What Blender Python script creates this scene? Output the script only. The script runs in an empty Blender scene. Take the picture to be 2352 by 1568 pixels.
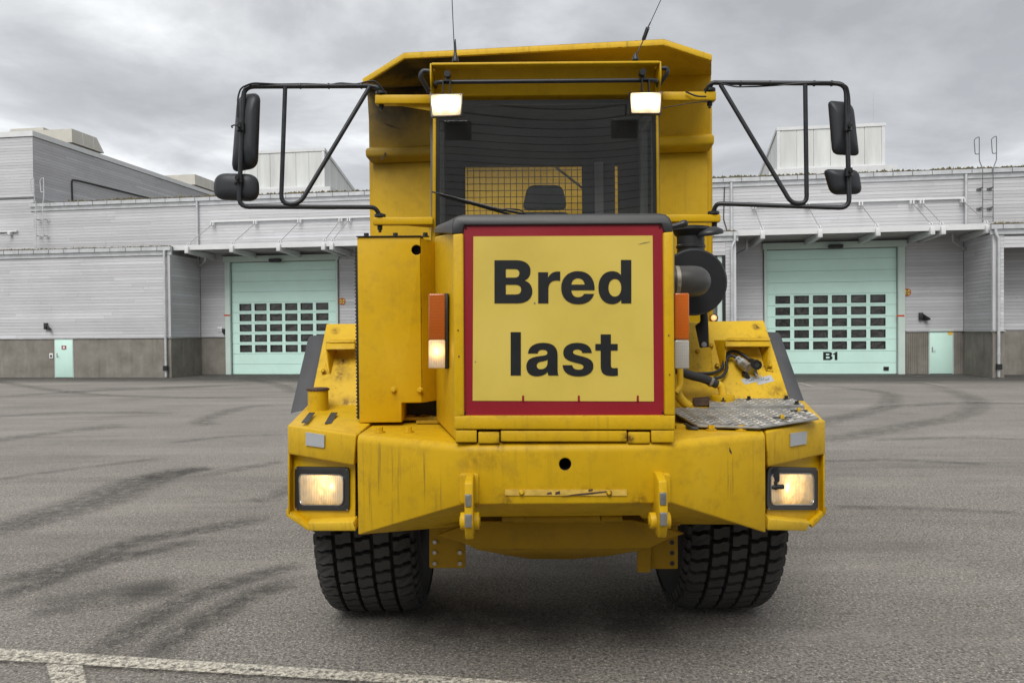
import bpy, bmesh, math, random
from mathutils import Vector, Matrix, noise
R = math.radians
random.seed(7)
SC = bpy.context.scene
COL = SC.collection
V = Vector

# ------------------------------------------------------------------ camera
PITCH, ROLL = R(0.81), R(0.50)
CAM = V((0, 0, 2.0))
FWD = V((0, math.cos(PITCH), -math.sin(PITCH)))
_up = V((0, math.sin(PITCH), math.cos(PITCH)))
RGT = V((1, 0, 0)) * math.cos(ROLL) - _up * math.sin(ROLL)
UPV = _up * math.cos(ROLL) + V((1, 0, 0)) * math.sin(ROLL)
FPX = 1700.0                       # focal length in units of a 2352 x 1568 picture
cd = bpy.data.cameras.new('camera')
cam = bpy.data.objects.new('camera', cd)
COL.objects.link(cam)
cam.matrix_world = Matrix(((RGT.x, UPV.x, -FWD.x, CAM.x), (RGT.y, UPV.y, -FWD.y, CAM.y), (RGT.z, UPV.z, -FWD.z, CAM.z), (0, 0, 0, 1)))
cd.sensor_width = 36.0
cd.lens = 36.0 * FPX / 2352.0
cd.clip_start = 0.05
cd.clip_end = 3000
SC.camera = cam

# ------------------------------------------------------------------ sky, sun, exposure
SUN_EL, SUN_AZ = R(50), R(194)     # azimuth clockwise from +Y
w = bpy.data.worlds.new('World')
SC.world = w
w.use_nodes = True
nt = w.node_tree
nt.nodes.clear()


def N(tree, typ, **kw):
    n = tree.nodes.new(typ)
    for k, v in kw.items():
        if k.startswith('_'):
            setattr(n, k[1:], v)
        else:
            n.inputs[k].default_value = v
    return n


def Lk(tree, a, b):
    tree.links.new(a, b)


def ramp(tree, stops, interp='LINEAR'):
    n = tree.nodes.new('ShaderNodeValToRGB')
    n.color_ramp.interpolation = interp
    e = n.color_ramp.elements
    while len(e) > 1:
        e.remove(e[0])
    e[0].position, e[0].color = stops[0][0], (*stops[0][1], 1) if len(stops[0][1]) == 3 else stops[0][1]
    for p, c in stops[1:]:
        x = e.new(p)
        x.color = (*c, 1) if len(c) == 3 else c
    return n


def math_n(tree, op, a, b=None, clamp=False):
    n = tree.nodes.new('ShaderNodeMath')
    n.operation = op
    n.use_clamp = clamp
    for i, x in enumerate((a, b)):
        if x is None:
            continue
        if isinstance(x, (int, float)):
            n.inputs[i].default_value = x
        else:
            tree.links.new(x, n.inputs[i])
    return n.outputs[0]


def mixc(tree, fac, a, b, blend='MIX'):
    n = tree.nodes.new('ShaderNodeMix')
    n.data_type = 'RGBA'
    n.blend_type = blend
    for i, x in ((0, fac), (6, a), (7, b)):
        if isinstance(x, (int, float)):
            n.inputs[i].default_value = x
        elif isinstance(x, (tuple, list)):
            n.inputs[i].default_value = (*x, 1) if len(x) == 3 else x
        else:
            tree.links.new(x, n.inputs[i])
    return n.outputs[2]


out = N(nt, 'ShaderNodeOutputWorld')
sky = N(nt, 'ShaderNodeTexSky', _sky_type='NISHITA', _sun_disc=False, _sun_elevation=SUN_EL, _sun_rotation=SUN_AZ)
bg1 = N(nt, 'ShaderNodeBackground', Strength=0.08)
Lk(nt, sky.outputs[0], bg1.inputs[0])
tc = N(nt, 'ShaderNodeTexCoord')
sep = N(nt, 'ShaderNodeSeparateXYZ')
Lk(nt, tc.outputs['Generated'], sep.inputs[0])
zz = math_n(nt, 'ADD', math_n(nt, 'MAXIMUM', sep.outputs[2], 0.0), 0.16)
cx = math_n(nt, 'DIVIDE', sep.outputs[0], zz)
cy = math_n(nt, 'DIVIDE', sep.outputs[1], zz)
cmb = N(nt, 'ShaderNodeCombineXYZ')
Lk(nt, cx, cmb.inputs[0]); Lk(nt, cy, cmb.inputs[1])
mp = N(nt, 'ShaderNodeMapping')
mp.inputs['Location'].default_value = (3.3, 1.7, 0.4)
Lk(nt, cmb.outputs[0], mp.inputs[0])
n1 = N(nt, 'ShaderNodeTexNoise', Scale=1.15, Detail=9.0, Roughness=0.55, Distortion=0.35)
n2 = N(nt, 'ShaderNodeTexNoise', Scale=0.34, Detail=3.0, Roughness=0.5)
Lk(nt, mp.outputs[0], n1.inputs['Vector']); Lk(nt, mp.outputs[0], n2.inputs['Vector'])
s = math_n(nt, 'ADD', math_n(nt, 'MULTIPLY', n1.outputs[0], 0.65), math_n(nt, 'MULTIPLY', n2.outputs[0], 0.35))
cr = ramp(nt, [(0.38, (0.275, 0.282, 0.295)), (0.455, (0.36, 0.369, 0.380)), (0.505, (0.46, 0.468, 0.478)), (0.55, (0.60, 0.61, 0.62)), (0.62, (0.82, 0.825, 0.83))])
Lk(nt, s, cr.inputs[0])
hz = ramp(nt, [(0.0, (1, 1, 1)), (0.12, (0.45, 0.45, 0.45)), (0.35, (0, 0, 0))])
Lk(nt, sep.outputs[2], hz.inputs[0])
cc = mixc(nt, math_n(nt, 'MULTIPLY', hz.outputs[0], 0.45), cr.outputs[0], (0.52, 0.535, 0.555))
bg2 = N(nt, 'ShaderNodeBackground', Strength=1.22)
Lk(nt, cc, bg2.inputs[0])
ms = N(nt, 'ShaderNodeMixShader', Fac=0.93)
Lk(nt, bg1.outputs[0], ms.inputs[1]); Lk(nt, bg2.outputs[0], ms.inputs[2]); Lk(nt, ms.outputs[0], out.inputs[0])

sl = bpy.data.lights.new('sun', 'SUN')
sl.energy = 2.0
sl.angle = R(35)
sl.color = (1.0, 0.975, 0.94)
so = bpy.data.objects.new('sun', sl)
COL.objects.link(so)
sd = V((math.sin(SUN_AZ) * math.cos(SUN_EL), math.cos(SUN_AZ) * math.cos(SUN_EL), math.sin(SUN_EL)))
so.rotation_euler = sd.to_track_quat('Z', 'Y').to_euler()
so.location = (0, -5, 20)

SC.view_settings.view_transform = 'Standard'
SC.view_settings.look = 'None'
SC.view_settings.exposure = 0.48
SC.view_settings.gamma = 1.0
SC.view_settings.use_curve_mapping = False
SC.render.engine = 'CYCLES'
SC.cycles.use_denoising = True
SC.cycles.max_bounces = 8
SC.cycles.sample_clamp_indirect = 6.0


# ------------------------------------------------------------------ geometry of view: a pixel of the photograph to a point at a known depth
def ray(x, y):
    return FWD + RGT * ((x - 1176.0) / FPX) + UPV * ((784.0 - y) / FPX)


def P(x, y, Y):                    # the point at distance Y along the truck's axis
    d = ray(x, y)
    return CAM + d * (Y / d.y)


def G(x, y, z=0.0):                # the point on the ground
    d = ray(x, y)
    return CAM + d * ((z - CAM.z) / d.z)


# facade frame: u along the warehouse front, v away from the viewer, z up
TH = math.atan(0.1421)
FO = V((0, 34.07, 0))
UX, UY = V((math.cos(TH), -math.sin(TH), 0)), V((math.sin(TH), math.cos(TH), 0))


def F(x, y, v=0.0):
    d = ray(x, y)
    t = ((FO - CAM).dot(UY) + v) / d.dot(UY)
    p = CAM + d * t - FO
    return p.dot(UX), p.z


# ------------------------------------------------------------------ materials
MATS = {}


def new_mat(name):
    m = bpy.data.materials.new(name)
    m.use_nodes = True
    t = m.node_tree
    b = t.nodes['Principled BSDF']
    MATS[name] = m
    return m, t, b


def simple(name, col, rough=0.5, metal=0.0, var=0.10, scale=6.0, bump=0.0, bscale=80.0, spec=0.5, coat=0.0):
    m, t, b = new_mat(name)
    g = N(t, 'ShaderNodeNewGeometry')
    n = N(t, 'ShaderNodeTexNoise', Scale=scale, Detail=6.0, Roughness=0.6)
    Lk(t, g.outputs['Position'], n.inputs['Vector'])
    r = ramp(t, [(0.3, tuple(c * (1 - var) for c in col)), (0.7, tuple(min(1, c * (1 + var)) for c in col))])
    Lk(t, n.outputs[0], r.inputs[0])
    Lk(t, r.outputs[0], b.inputs['Base Color'])
    rr = N(t, 'ShaderNodeMapRange')
    rr.inputs[3].default_value, rr.inputs[4].default_value = max(0.02, rough - 0.08), min(1, rough + 0.08)
    Lk(t, n.outputs[0], rr.inputs[0])
    Lk(t, rr.outputs[0], b.inputs['Roughness'])
    b.inputs['Metallic'].default_value = metal
    b.inputs['Specular IOR Level'].default_value = spec
    b.inputs['Coat Weight'].default_value = coat
    if bump:
        n3 = N(t, 'ShaderNodeTexNoise', Scale=bscale, Detail=4.0)
        Lk(t, g.outputs['Position'], n3.inputs['Vector'])
        bp = N(t, 'ShaderNodeBump', Strength=bump, Distance=0.01)
        Lk(t, n3.outputs[0], bp.inputs['Height'])
        Lk(t, bp.outputs[0], b.inputs['Normal'])
    return m


def yellow_paint(name, col, grime=0.35, streak=0.25, rust=0.5, rough=0.38, seed=0.0, soot=0.0, spots=(), streak_at=()):
    m, t, b = new_mat(name)
    g = N(t, 'ShaderNodeNewGeometry')
    ofs = N(t, 'ShaderNodeMapping')
    ofs.inputs['Location'].default_value = (seed, seed * 1.7, seed * 0.6)
    Lk(t, g.outputs['Position'], ofs.inputs[0])
    pos = ofs.outputs[0]
    a = N(t, 'ShaderNodeTexNoise', Scale=1.7, Detail=7.0, Roughness=0.62)
    Lk(t, pos, a.inputs['Vector'])
    c1 = ramp(t, [(0.3, tuple(x * 0.86 for x in col)), (0.5, col), (0.75, (min(1, col[0] * 1.05), min(1, col[1] * 1.09), col[2] + 0.012))])
    Lk(t, a.outputs[0], c1.inputs[0])
    # vertical run-off streaks
    sm = N(t, 'ShaderNodeMapping')
    sm.inputs['Scale'].default_value = (38, 38, 1.3)
    Lk(t, pos, sm.inputs[0])
    sn = N(t, 'ShaderNodeTexNoise', Scale=1.0, Detail=5.0, Roughness=0.65)
    Lk(t, sm.outputs[0], sn.inputs['Vector'])
    big = N(t, 'ShaderNodeTexNoise', Scale=2.6, Detail=3.0)
    Lk(t, pos, big.inputs['Vector'])
    sr = ramp(t, [(0.55, (0, 0, 0)), (0.75, (1, 1, 1))])
    Lk(t, sn.outputs[0], sr.inputs[0])
    br = ramp(t, [(0.42, (0, 0, 0)), (0.62, (1, 1, 1))])
    Lk(t, big.outputs[0], br.inputs[0])
    bmask = br.outputs[0]
    smul = streak

    def near(p_, r_, soft):
        dn = N(t, 'ShaderNodeVectorMath', _operation='DISTANCE')
        Lk(t, g.outputs['Position'], dn.inputs[0])
        dn.inputs[1].default_value = p_
        mr = N(t, 'ShaderNodeMapRange', _interpolation_type='SMOOTHSTEP')
        mr.inputs[1].default_value, mr.inputs[2].default_value = r_, r_ * soft
        Lk(t, dn.outputs['Value'], mr.inputs[0])
        return mr.outputs[0]
    for (p_, r_) in streak_at:
        bmask = math_n(t, 'MAXIMUM', bmask, math_n(t, 'MULTIPLY', near(p_, r_, 0.3), 2.2))
    sf = math_n(t, 'MULTIPLY', math_n(t, 'MULTIPLY', sr.outputs[0], bmask), streak, True)
    c2 = mixc(t, sf, c1.outputs[0], (0.15, 0.095, 0.02))
    # fine grime
    fn = N(t, 'ShaderNodeTexNoise', Scale=9.0, Detail=9.0, Roughness=0.72)
    Lk(t, pos, fn.inputs['Vector'])
    fr = ramp(t, [(0.50, (0, 0, 0)), (0.80, (1, 1, 1))])
    Lk(t, fn.outputs[0], fr.inputs[0])
    c3 = mixc(t, math_n(t, 'MULTIPLY', fr.outputs[0], grime), c2, (0.19, 0.115, 0.02))
    # worn edges and rust chips
    bv = N(t, 'ShaderNodeBevel', Radius=0.010)
    bv.samples = 4
    dp = N(t, 'ShaderNodeVectorMath', _operation='DOT_PRODUCT')
    Lk(t, bv.outputs[0], dp.inputs[0]); Lk(t, g.outputs['Normal'], dp.inputs[1])
    ed = ramp(t, [(0.80, (1, 1, 1)), (0.97, (0, 0, 0))])
    Lk(t, dp.outputs['Value'], ed.inputs[0])
    en = N(t, 'ShaderNodeTexNoise', Scale=14.0, Detail=8.0, Roughness=0.7)
    Lk(t, pos, en.inputs['Vector'])
    er = ramp(t, [(0.54, (0, 0, 0)), (0.60, (1, 1, 1))])
    Lk(t, en.outputs[0], er.inputs[0])
    ef = math_n(t, 'MULTIPLY', math_n(t, 'MULTIPLY', ed.outputs[0], er.outputs[0]), rust * 1.5, True)
    c4 = mixc(t, ef, c3, (0.055, 0.022, 0.010))
    cn = N(t, 'ShaderNodeTexNoise', Scale=7.0, Detail=10.0, Roughness=0.66)
    Lk(t, pos, cn.inputs['Vector'])
    chp = ramp(t, [(0.70, (0, 0, 0)), (0.735, (1, 1, 1))])
    Lk(t, cn.outputs[0], chp.inputs[0])
    c5 = mixc(t, math_n(t, 'MULTIPLY', chp.outputs[0], rust), c4, (0.07, 0.03, 0.012))
    for (p_, r_, k_) in spots:                     # rust that has come up at one place
        sn_ = N(t, 'ShaderNodeTexNoise', Scale=2.2 / r_, Detail=6.0, Roughness=0.7)
        Lk(t, pos, sn_.inputs['Vector'])
        rr_ = ramp(t, [(0.36, (0, 0, 0)), (0.62, (1, 1, 1))])
        Lk(t, sn_.outputs[0], rr_.inputs[0])
        c5 = mixc(t, math_n(t, 'MULTIPLY', math_n(t, 'MULTIPLY', near(p_, r_, 0.1), rr_.outputs[0]), k_, True), c5, (0.075, 0.028, 0.010))
    if soot:
        so_n = N(t, 'ShaderNodeTexNoise', Scale=0.8, Detail=5.0, Roughness=0.6)
        Lk(t, pos, so_n.inputs['Vector'])
        sp = N(t, 'ShaderNodeSeparateXYZ')
        Lk(t, g.outputs['Position'], sp.inputs[0])
        mz = N(t, 'ShaderNodeMapRange', _interpolation_type='SMOOTHSTEP')
        mz.inputs[1].default_value, mz.inputs[2].default_value = 3.0, 4.4
        Lk(t, sp.outputs[2], mz.inputs[0])
        mx = N(t, 'ShaderNodeMapRange', _interpolation_type='SMOOTHSTEP')
        mx.inputs[1].default_value, mx.inputs[2].default_value = 1.3, -0.6
        mx.inputs[3].default_value, mx.inputs[4].default_value = 0.0, 1.0
        Lk(t, sp.outputs[0], mx.inputs[0])
        sor = ramp(t, [(0.25, (0.25, 0.25, 0.25)), (0.50, (1, 1, 1))])
        Lk(t, so_n.outputs[0], sor.inputs[0])
        ff = math_n(t, 'MULTIPLY', math_n(t, 'MULTIPLY', sor.outputs[0], mx.outputs[0]), math_n(t, 'MULTIPLY', mz.outputs[0], soot), True)
        c5 = mixc(t, ff, c5, (0.03, 0.025, 0.018))
    Lk(t, c5, b.inputs['Base Color'])
    b.inputs['Specular IOR Level'].default_value = 0.30
    ra = N(t, 'ShaderNodeMapRange')
    ra.inputs[3].default_value, ra.inputs[4].default_value = rough - 0.1, rough + 0.22
    Lk(t, fn.outputs[0], ra.inputs[0])
    Lk(t, ra.outputs[0], b.inputs['Roughness'])
    on = N(t, 'ShaderNodeTexNoise', Scale=3.0, Detail=3.0)
    Lk(t, pos, on.inputs['Vector'])
    bp = N(t, 'ShaderNodeBump', Strength=0.10, Distance=0.02)
    Lk(t, on.outputs[0], bp.inputs['Height'])
    Lk(t, bv.outputs[0], bp.inputs['Normal'])
    Lk(t, bp.outputs[0], b.inputs['Normal'])
    return m


YEL = (0.60, 0.362, 0.003)
yellow_paint('yellow_paint', YEL)
yellow_paint('yellow_worn', (0.61, 0.37, 0.004), grime=0.5, streak=0.55, rust=1.0, rough=0.45, seed=3.1,
             streak_at=[(P(870, 1110, 3.98), .34), (P(960, 1120, 3.84), .25), (P(1690, 1090, 3.9), .15)],
             spots=[(P(1147, 1022, 3.70), .05, .8), (P(1440, 1006, 3.71), .045, 1.0), (P(1095, 1050, 3.72), .11, .45), (P(1130, 1060, 3.71), .07, .35),
                    (P(1399, 1131, 3.69), .035, 1.0), (P(1345, 1132, 3.69), .05, .9), (P(1200, 1131, 3.69), .025, .9), (P(1450, 1008, 3.70), .03, 1.0), (P(1160, 1150, 3.69), .06, .8), (P(1470, 1152, 3.69), .06, .8)])
yellow_paint('yellow_under_shade', (0.36, 0.208, 0.003), grime=0.75, streak=0.5, rust=0.8, rough=0.55, seed=5.7)  # base darkened to paint in the shade below the bumper, grime over it
yellow_paint('yellow_body', YEL, grime=0.3, streak=0.3, rust=0.6, rough=0.45, seed=9.2, soot=1.0)
yellow_paint('yellow_fade', (0.68, 0.43, 0.018), grime=0.4, streak=0.7, rust=1.0, rough=0.5, seed=1.4,
             spots=[(P(1738, 750, 5.43), .05, 1.2), (P(1745, 778, 5.36), .06, 1.0), (P(1790, 900, 5.05), .12, .7), (P(1655, 905, 5.05), .1, .5), (P(1600, 800, 5.3), .12, .5),
                    (P(787, 832, 5.22), .07, 1.2), (P(783, 862, 5.16), .10, .9), (P(866 - 95, 762, 5.42), .05, 1.1), (P(800, 928, 5.0), .08, 1.0), (P(1760, 842, 5.2), .06, .8)])
simple('black_plastic', (0.018, 0.019, 0.020), 0.42, bump=0.08, bscale=300)
simple('black_paint', (0.014, 0.015, 0.017), 0.35)
simple('tube_paint', (0.016, 0.018, 0.022), 0.45, var=0.4, scale=14)
simple('mirror_shell', (0.021, 0.024, 0.029), 0.5, bump=0.1, bscale=400)
simple('rubber', (0.045, 0.043, 0.041), 0.75, var=0.25, scale=5, bump=0.25, bscale=60)
simple('tyre_side', (0.010, 0.010, 0.010), 0.7, var=0.3, scale=4)
simple('flap_rubber', (0.045, 0.047, 0.052), 0.6, var=0.25, scale=5, bump=0.1)
simple('hose_rubber', (0.022, 0.022, 0.022), 0.5, var=0.3)
simple('elbow_rubber', (0.050, 0.049, 0.046), 0.42, var=0.2)
simple('dark_interior', (0.018, 0.018, 0.018), 0.7)
simple('grey_trim', (0.12, 0.125, 0.125), 0.6)
simple('seat_fabric', (0.030, 0.033, 0.038), 0.9, bump=0.4, bscale=200)
simple('steel', (0.45, 0.45, 0.44), 0.35, metal=0.9, var=0.2, scale=20)
simple('dirty_steel', (0.30, 0.27, 0.23), 0.5, metal=0.6, var=0.4, scale=25)
simple('chequer', (0.36, 0.35, 0.325), 0.38, metal=0.45, var=0.35, scale=7)
simple('rust_brown', (0.07, 0.040, 0.025), 0.7, var=0.5, scale=30)
simple('sign_red', (0.25, 0.009, 0.018), 0.34, var=0.05, scale=3)
simple('letter_black', (0.010, 0.011, 0.012), 0.35, var=0.05)
simple('reflector', (0.40, 0.42, 0.44), 0.35, var=0.05, bump=0.3, bscale=500)
simple('tape_grey', (0.40, 0.42, 0.44), 0.5, var=0.1, scale=40)
simple('label_paper', (0.62, 0.56, 0.40), 0.7)
simple('bezel_grey', (0.040, 0.042, 0.047), 0.45)
simple('tape_old', (0.60, 0.40, 0.07), 0.5, var=0.25, scale=20)
simple('weld', (0.78, 0.48, 0.03), 0.4, bump=0.5, bscale=120)
simple('zinc', (0.50, 0.51, 0.52), 0.4, metal=0.35, var=0.15, scale=3)
simple('white_metal', (0.62, 0.63, 0.63), 0.45, var=0.06, scale=2)
simple('canopy_under', (0.42, 0.425, 0.43), 0.6, var=0.06)
simple('cream_metal', (0.52, 0.50, 0.44), 0.55, var=0.08, scale=1.2)
simple('mint', (0.55, 0.775, 0.69), 0.45, var=0.04, scale=1.1)
simple('mint_frame', (0.50, 0.60, 0.55), 0.5, var=0.06, scale=1.4)
simple('window_frame', (0.012, 0.013, 0.013), 0.4)
simple('backing', (0.20, 0.198, 0.205), 0.9)
simple('roof_felt', (0.08, 0.075, 0.06), 0.95, bump=0.4, bscale=6)
simple('moss', (0.095, 0.078, 0.035), 0.95, var=0.5, scale=5)
simple('straw', (0.26, 0.22, 0.12), 0.95, var=0.3)
simple('door_dark', (0.035, 0.034, 0.033), 0.8)
simple('sign_orange', (0.50, 0.06, 0.01), 0.45)
simple('sign_yellow', (0.75, 0.47, 0.08), 0.45)
simple('white_plate', (0.70, 0.70, 0.70), 0.5)


# weathered grey planks, tinted one by one
m, t, b = new_mat('plank_wood')
g = N(t, 'ShaderNodeNewGeometry')
oi = N(t, 'ShaderNodeObjectInfo')
rot = N(t, 'ShaderNodeMapping')
rot.inputs['Rotation'].default_value = (0, 0, TH)
Lk(t, g.outputs['Position'], rot.inputs[0])
of = N(t, 'ShaderNodeVectorMath', _operation='ADD')
mulv = N(t, 'ShaderNodeVectorMath', _operation='SCALE')
Lk(t, oi.outputs['Random'], mulv.inputs['Scale'])
mulv.inputs[0].default_value = (37, 11, 23)
Lk(t, rot.outputs[0], of.inputs[0]); Lk(t, mulv.outputs[0], of.inputs[1])
st = N(t, 'ShaderNodeMapping')
st.inputs['Scale'].default_value = (0.8, 0.8, 22)
Lk(t, of.outputs[0], st.inputs[0])
gn = N(t, 'ShaderNodeTexNoise', Scale=2.2, Detail=7.0, Roughness=0.65)
Lk(t, st.outputs[0], gn.inputs['Vector'])
gr = ramp(t, [(0.25, (0.46, 0.455, 0.465)), (0.55, (0.525, 0.525, 0.54)), (0.8, (0.56, 0.565, 0.58))])
Lk(t, gn.outputs[0], gr.inputs[0])
tint = ramp(t, [(0.0, (0.90, 0.895, 0.89)), (0.5, (1.0, 1.0, 1.0)), (0.86, (1.03, 1.035, 1.04)), (0.94, (1.12, 1.13, 1.14))])
Lk(t, oi.outputs['Random'], tint.inputs[0])
c = mixc(t, 1.0, gr.outputs[0], tint.outputs[0], 'MULTIPLY')
kn = N(t, 'ShaderNodeTexVoronoi', Scale=1.3)
ks = N(t, 'ShaderNodeMapping')
ks.inputs['Scale'].default_value = (1.2, 1.2, 2.6)
Lk(t, of.outputs[0], ks.inputs[0]); Lk(t, ks.outputs[0], kn.inputs['Vector'])
kr = ramp(t, [(0.030, (1, 1, 1)), (0.075, (0, 0, 0))])
Lk(t, kn.outputs['Distance'], kr.inputs[0])
c = mixc(t, math_n(t, 'MULTIPLY', kr.outputs[0], 0.55), c, (0.18, 0.165, 0.15))
lg = N(t, 'ShaderNodeTexNoise', Scale=0.35, Detail=5.0, Roughness=0.6)
Lk(t, rot.outputs[0], lg.inputs['Vector'])
lr = ramp(t, [(0.48, (0, 0, 0)), (0.72, (1, 1, 1))])
Lk(t, lg.outputs[0], lr.inputs[0])
c = mixc(t, math_n(t, 'MULTIPLY', lr.outputs[0], 0.28), c, (0.28, 0.275, 0.275))
Lk(t, c, b.inputs['Base Color'])
b.inputs['Roughness'].default_value = 0.8
b.inputs['Specular IOR Level'].default_value = 0.2

# concrete with water marks; a ribbed one beside it
def concrete(name, ribs):
    m, t, b = new_mat(name)
    g = N(t, 'ShaderNodeNewGeometry')
    a = N(t, 'ShaderNodeTexNoise', Scale=1.4, Detail=8.0, Roughness=0.65)
    Lk(t, g.outputs['Position'], a.inputs['Vector'])
    r = ramp(t, [(0.3, (0.15, 0.137, 0.115)), (0.55, (0.21, 0.195, 0.168)), (0.75, (0.27, 0.25, 0.22))])
    Lk(t, a.outputs[0], r.inputs[0])
    sm = N(t, 'ShaderNodeMapping')
    sm.inputs['Scale'].default_value = (5, 5, 0.35)
    Lk(t, g.outputs['Position'], sm.inputs[0])
    sn = N(t, 'ShaderNodeTexNoise', Scale=1.0, Detail=4.0)
    Lk(t, sm.outputs[0], sn.inputs['Vector'])
    sr = ramp(t, [(0.58, (0, 0, 0)), (0.74, (1, 1, 1))])
    Lk(t, sn.outputs[0], sr.inputs[0])
    c = mixc(t, math_n(t, 'MULTIPLY', sr.outputs[0], 0.35), r.outputs[0], (0.34, 0.325, 0.295))
    sd_ = ramp(t, [(0.26, (1, 1, 1)), (0.42, (0, 0, 0))])
    Lk(t, sn.outputs[0], sd_.inputs[0])
    c = mixc(t, math_n(t, 'MULTIPLY', sd_.outputs[0], 0.4), c, (0.09, 0.08, 0.065))
    Lk(t, c, b.inputs['Base Color'])
    b.inputs['Roughness'].default_value = 0.9
    f = N(t, 'ShaderNodeTexNoise', Scale=40, Detail=4.0)
    Lk(t, g.outputs['Position'], f.inputs['Vector'])
    bp = N(t, 'ShaderNodeBump', Strength=0.3, Distance=0.01)
    Lk(t, f.outputs[0], bp.inputs['Height'])
    Lk(t, bp.outputs[0], b.inputs['Normal'])


concrete('concrete', False)

# translucent polycarbonate of the rooflights
m, t, b = new_mat('polycarbonate')
g = N(t, 'ShaderNodeNewGeometry')
sm = N(t, 'ShaderNodeMapping')
sm.inputs['Scale'].default_value = (2.4, 2.4, 0.25)
Lk(t, g.outputs['Position'], sm.inputs[0])
a = N(t, 'ShaderNodeTexNoise', Scale=1.0, Detail=4.0, Roughness=0.6)
Lk(t, sm.outputs[0], a.inputs['Vector'])
r = ramp(t, [(0.3, (0.50, 0.505, 0.49)), (0.6, (0.62, 0.635, 0.61)), (0.8, (0.70, 0.71, 0.69))])
Lk(t, a.outputs[0], r.inputs[0])
Lk(t, r.outputs[0], b.inputs['Base Color'])
b.inputs['Roughness'].default_value = 0.4

# sign face: pale yellow, retroreflective film
m, t, b = new_mat('sign_face')
g = N(t, 'ShaderNodeNewGeometry')
a = N(t, 'ShaderNodeTexNoise', Scale=2.2, Detail=5.0, Roughness=0.55)
Lk(t, g.outputs['Position'], a.inputs['Vector'])
r = ramp(t, [(0.25, (0.53, 0.395, 0.055)), (0.5, (0.62, 0.465, 0.075)), (0.75, (0.66, 0.50, 0.095))])
Lk(t, a.outputs[0], r.inputs[0])
fn = N(t, 'ShaderNodeTexNoise', Scale=300, Detail=2.0)
Lk(t, g.outputs['Position'], fn.inputs['Vector'])
c = mixc(t, math_n(t, 'MULTIPLY', fn.outputs[0], 0.12), r.outputs[0], (0.40, 0.33, 0.10))
Lk(t, c, b.inputs['Base Color'])
b.inputs['Roughness'].default_value = 0.42

# thin glass
def glass(name, tint, refl=1.0, rough=0.01, haze=0.02):
    m, t, b = new_mat(name)
    t.nodes.remove(b)
    o = t.nodes['Material Output']
    tr = N(t, 'ShaderNodeBsdfTransparent', Color=(*tint, 1))
    gl = N(t, 'ShaderNodeBsdfGlossy', Roughness=rough, Color=(0.95, 0.97, 0.96, 1))
    fr = N(t, 'ShaderNodeFresnel', IOR=1.5)
    mx = N(t, 'ShaderNodeMixShader')
    Lk(t, math_n(t, 'MULTIPLY', fr.outputs[0], refl, True), mx.inputs[0])
    df = N(t, 'ShaderNodeBsdfDiffuse', Color=(0.50, 0.49, 0.46, 1))  # grey diffuse haze put into the glass to veil its reflections
    gg = N(t, 'ShaderNodeNewGeometry')
    dn = N(t, 'ShaderNodeTexNoise', Scale=3.0, Detail=5.0)
    Lk(t, gg.outputs['Position'], dn.inputs['Vector'])
    dm = N(t, 'ShaderNodeMixShader')
    Lk(t, math_n(t, 'MULTIPLY', dn.outputs[0], haze), dm.inputs[0])
    Lk(t, tr.outputs[0], dm.inputs[1]); Lk(t, df.outputs[0], dm.inputs[2])
    Lk(t, dm.outputs[0], mx.inputs[1]); Lk(t, gl.outputs[0], mx.inputs[2]); Lk(t, mx.outputs[0], o.inputs[0])
    return m


glass('cab_glass', (0.94, 0.96, 0.93), 1.9, 0.012, 0.055)
glass('side_glass', (0.80, 0.86, 0.84), 1.0)

m, t, b = new_mat('pane_dark')
g = N(t, 'ShaderNodeNewGeometry')
a = N(t, 'ShaderNodeTexNoise', Scale=2.4, Detail=3.0, Distortion=1.2)
Lk(t, g.outputs['Position'], a.inputs['Vector'])
r = ramp(t, [(0.35, (0.018, 0.018, 0.018)), (0.7, (0.055, 0.053, 0.050))])
Lk(t, a.outputs[0], r.inputs[0])
Lk(t, r.outputs[0], b.inputs['Base Color'])
b.inputs['Roughness'].default_value = 0.12
bp = N(t, 'ShaderNodeBump', Strength=0.35, Distance=0.05)
Lk(t, a.outputs[0], bp.inputs['Height']); Lk(t, bp.outputs[0], b.inputs['Normal'])


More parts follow.
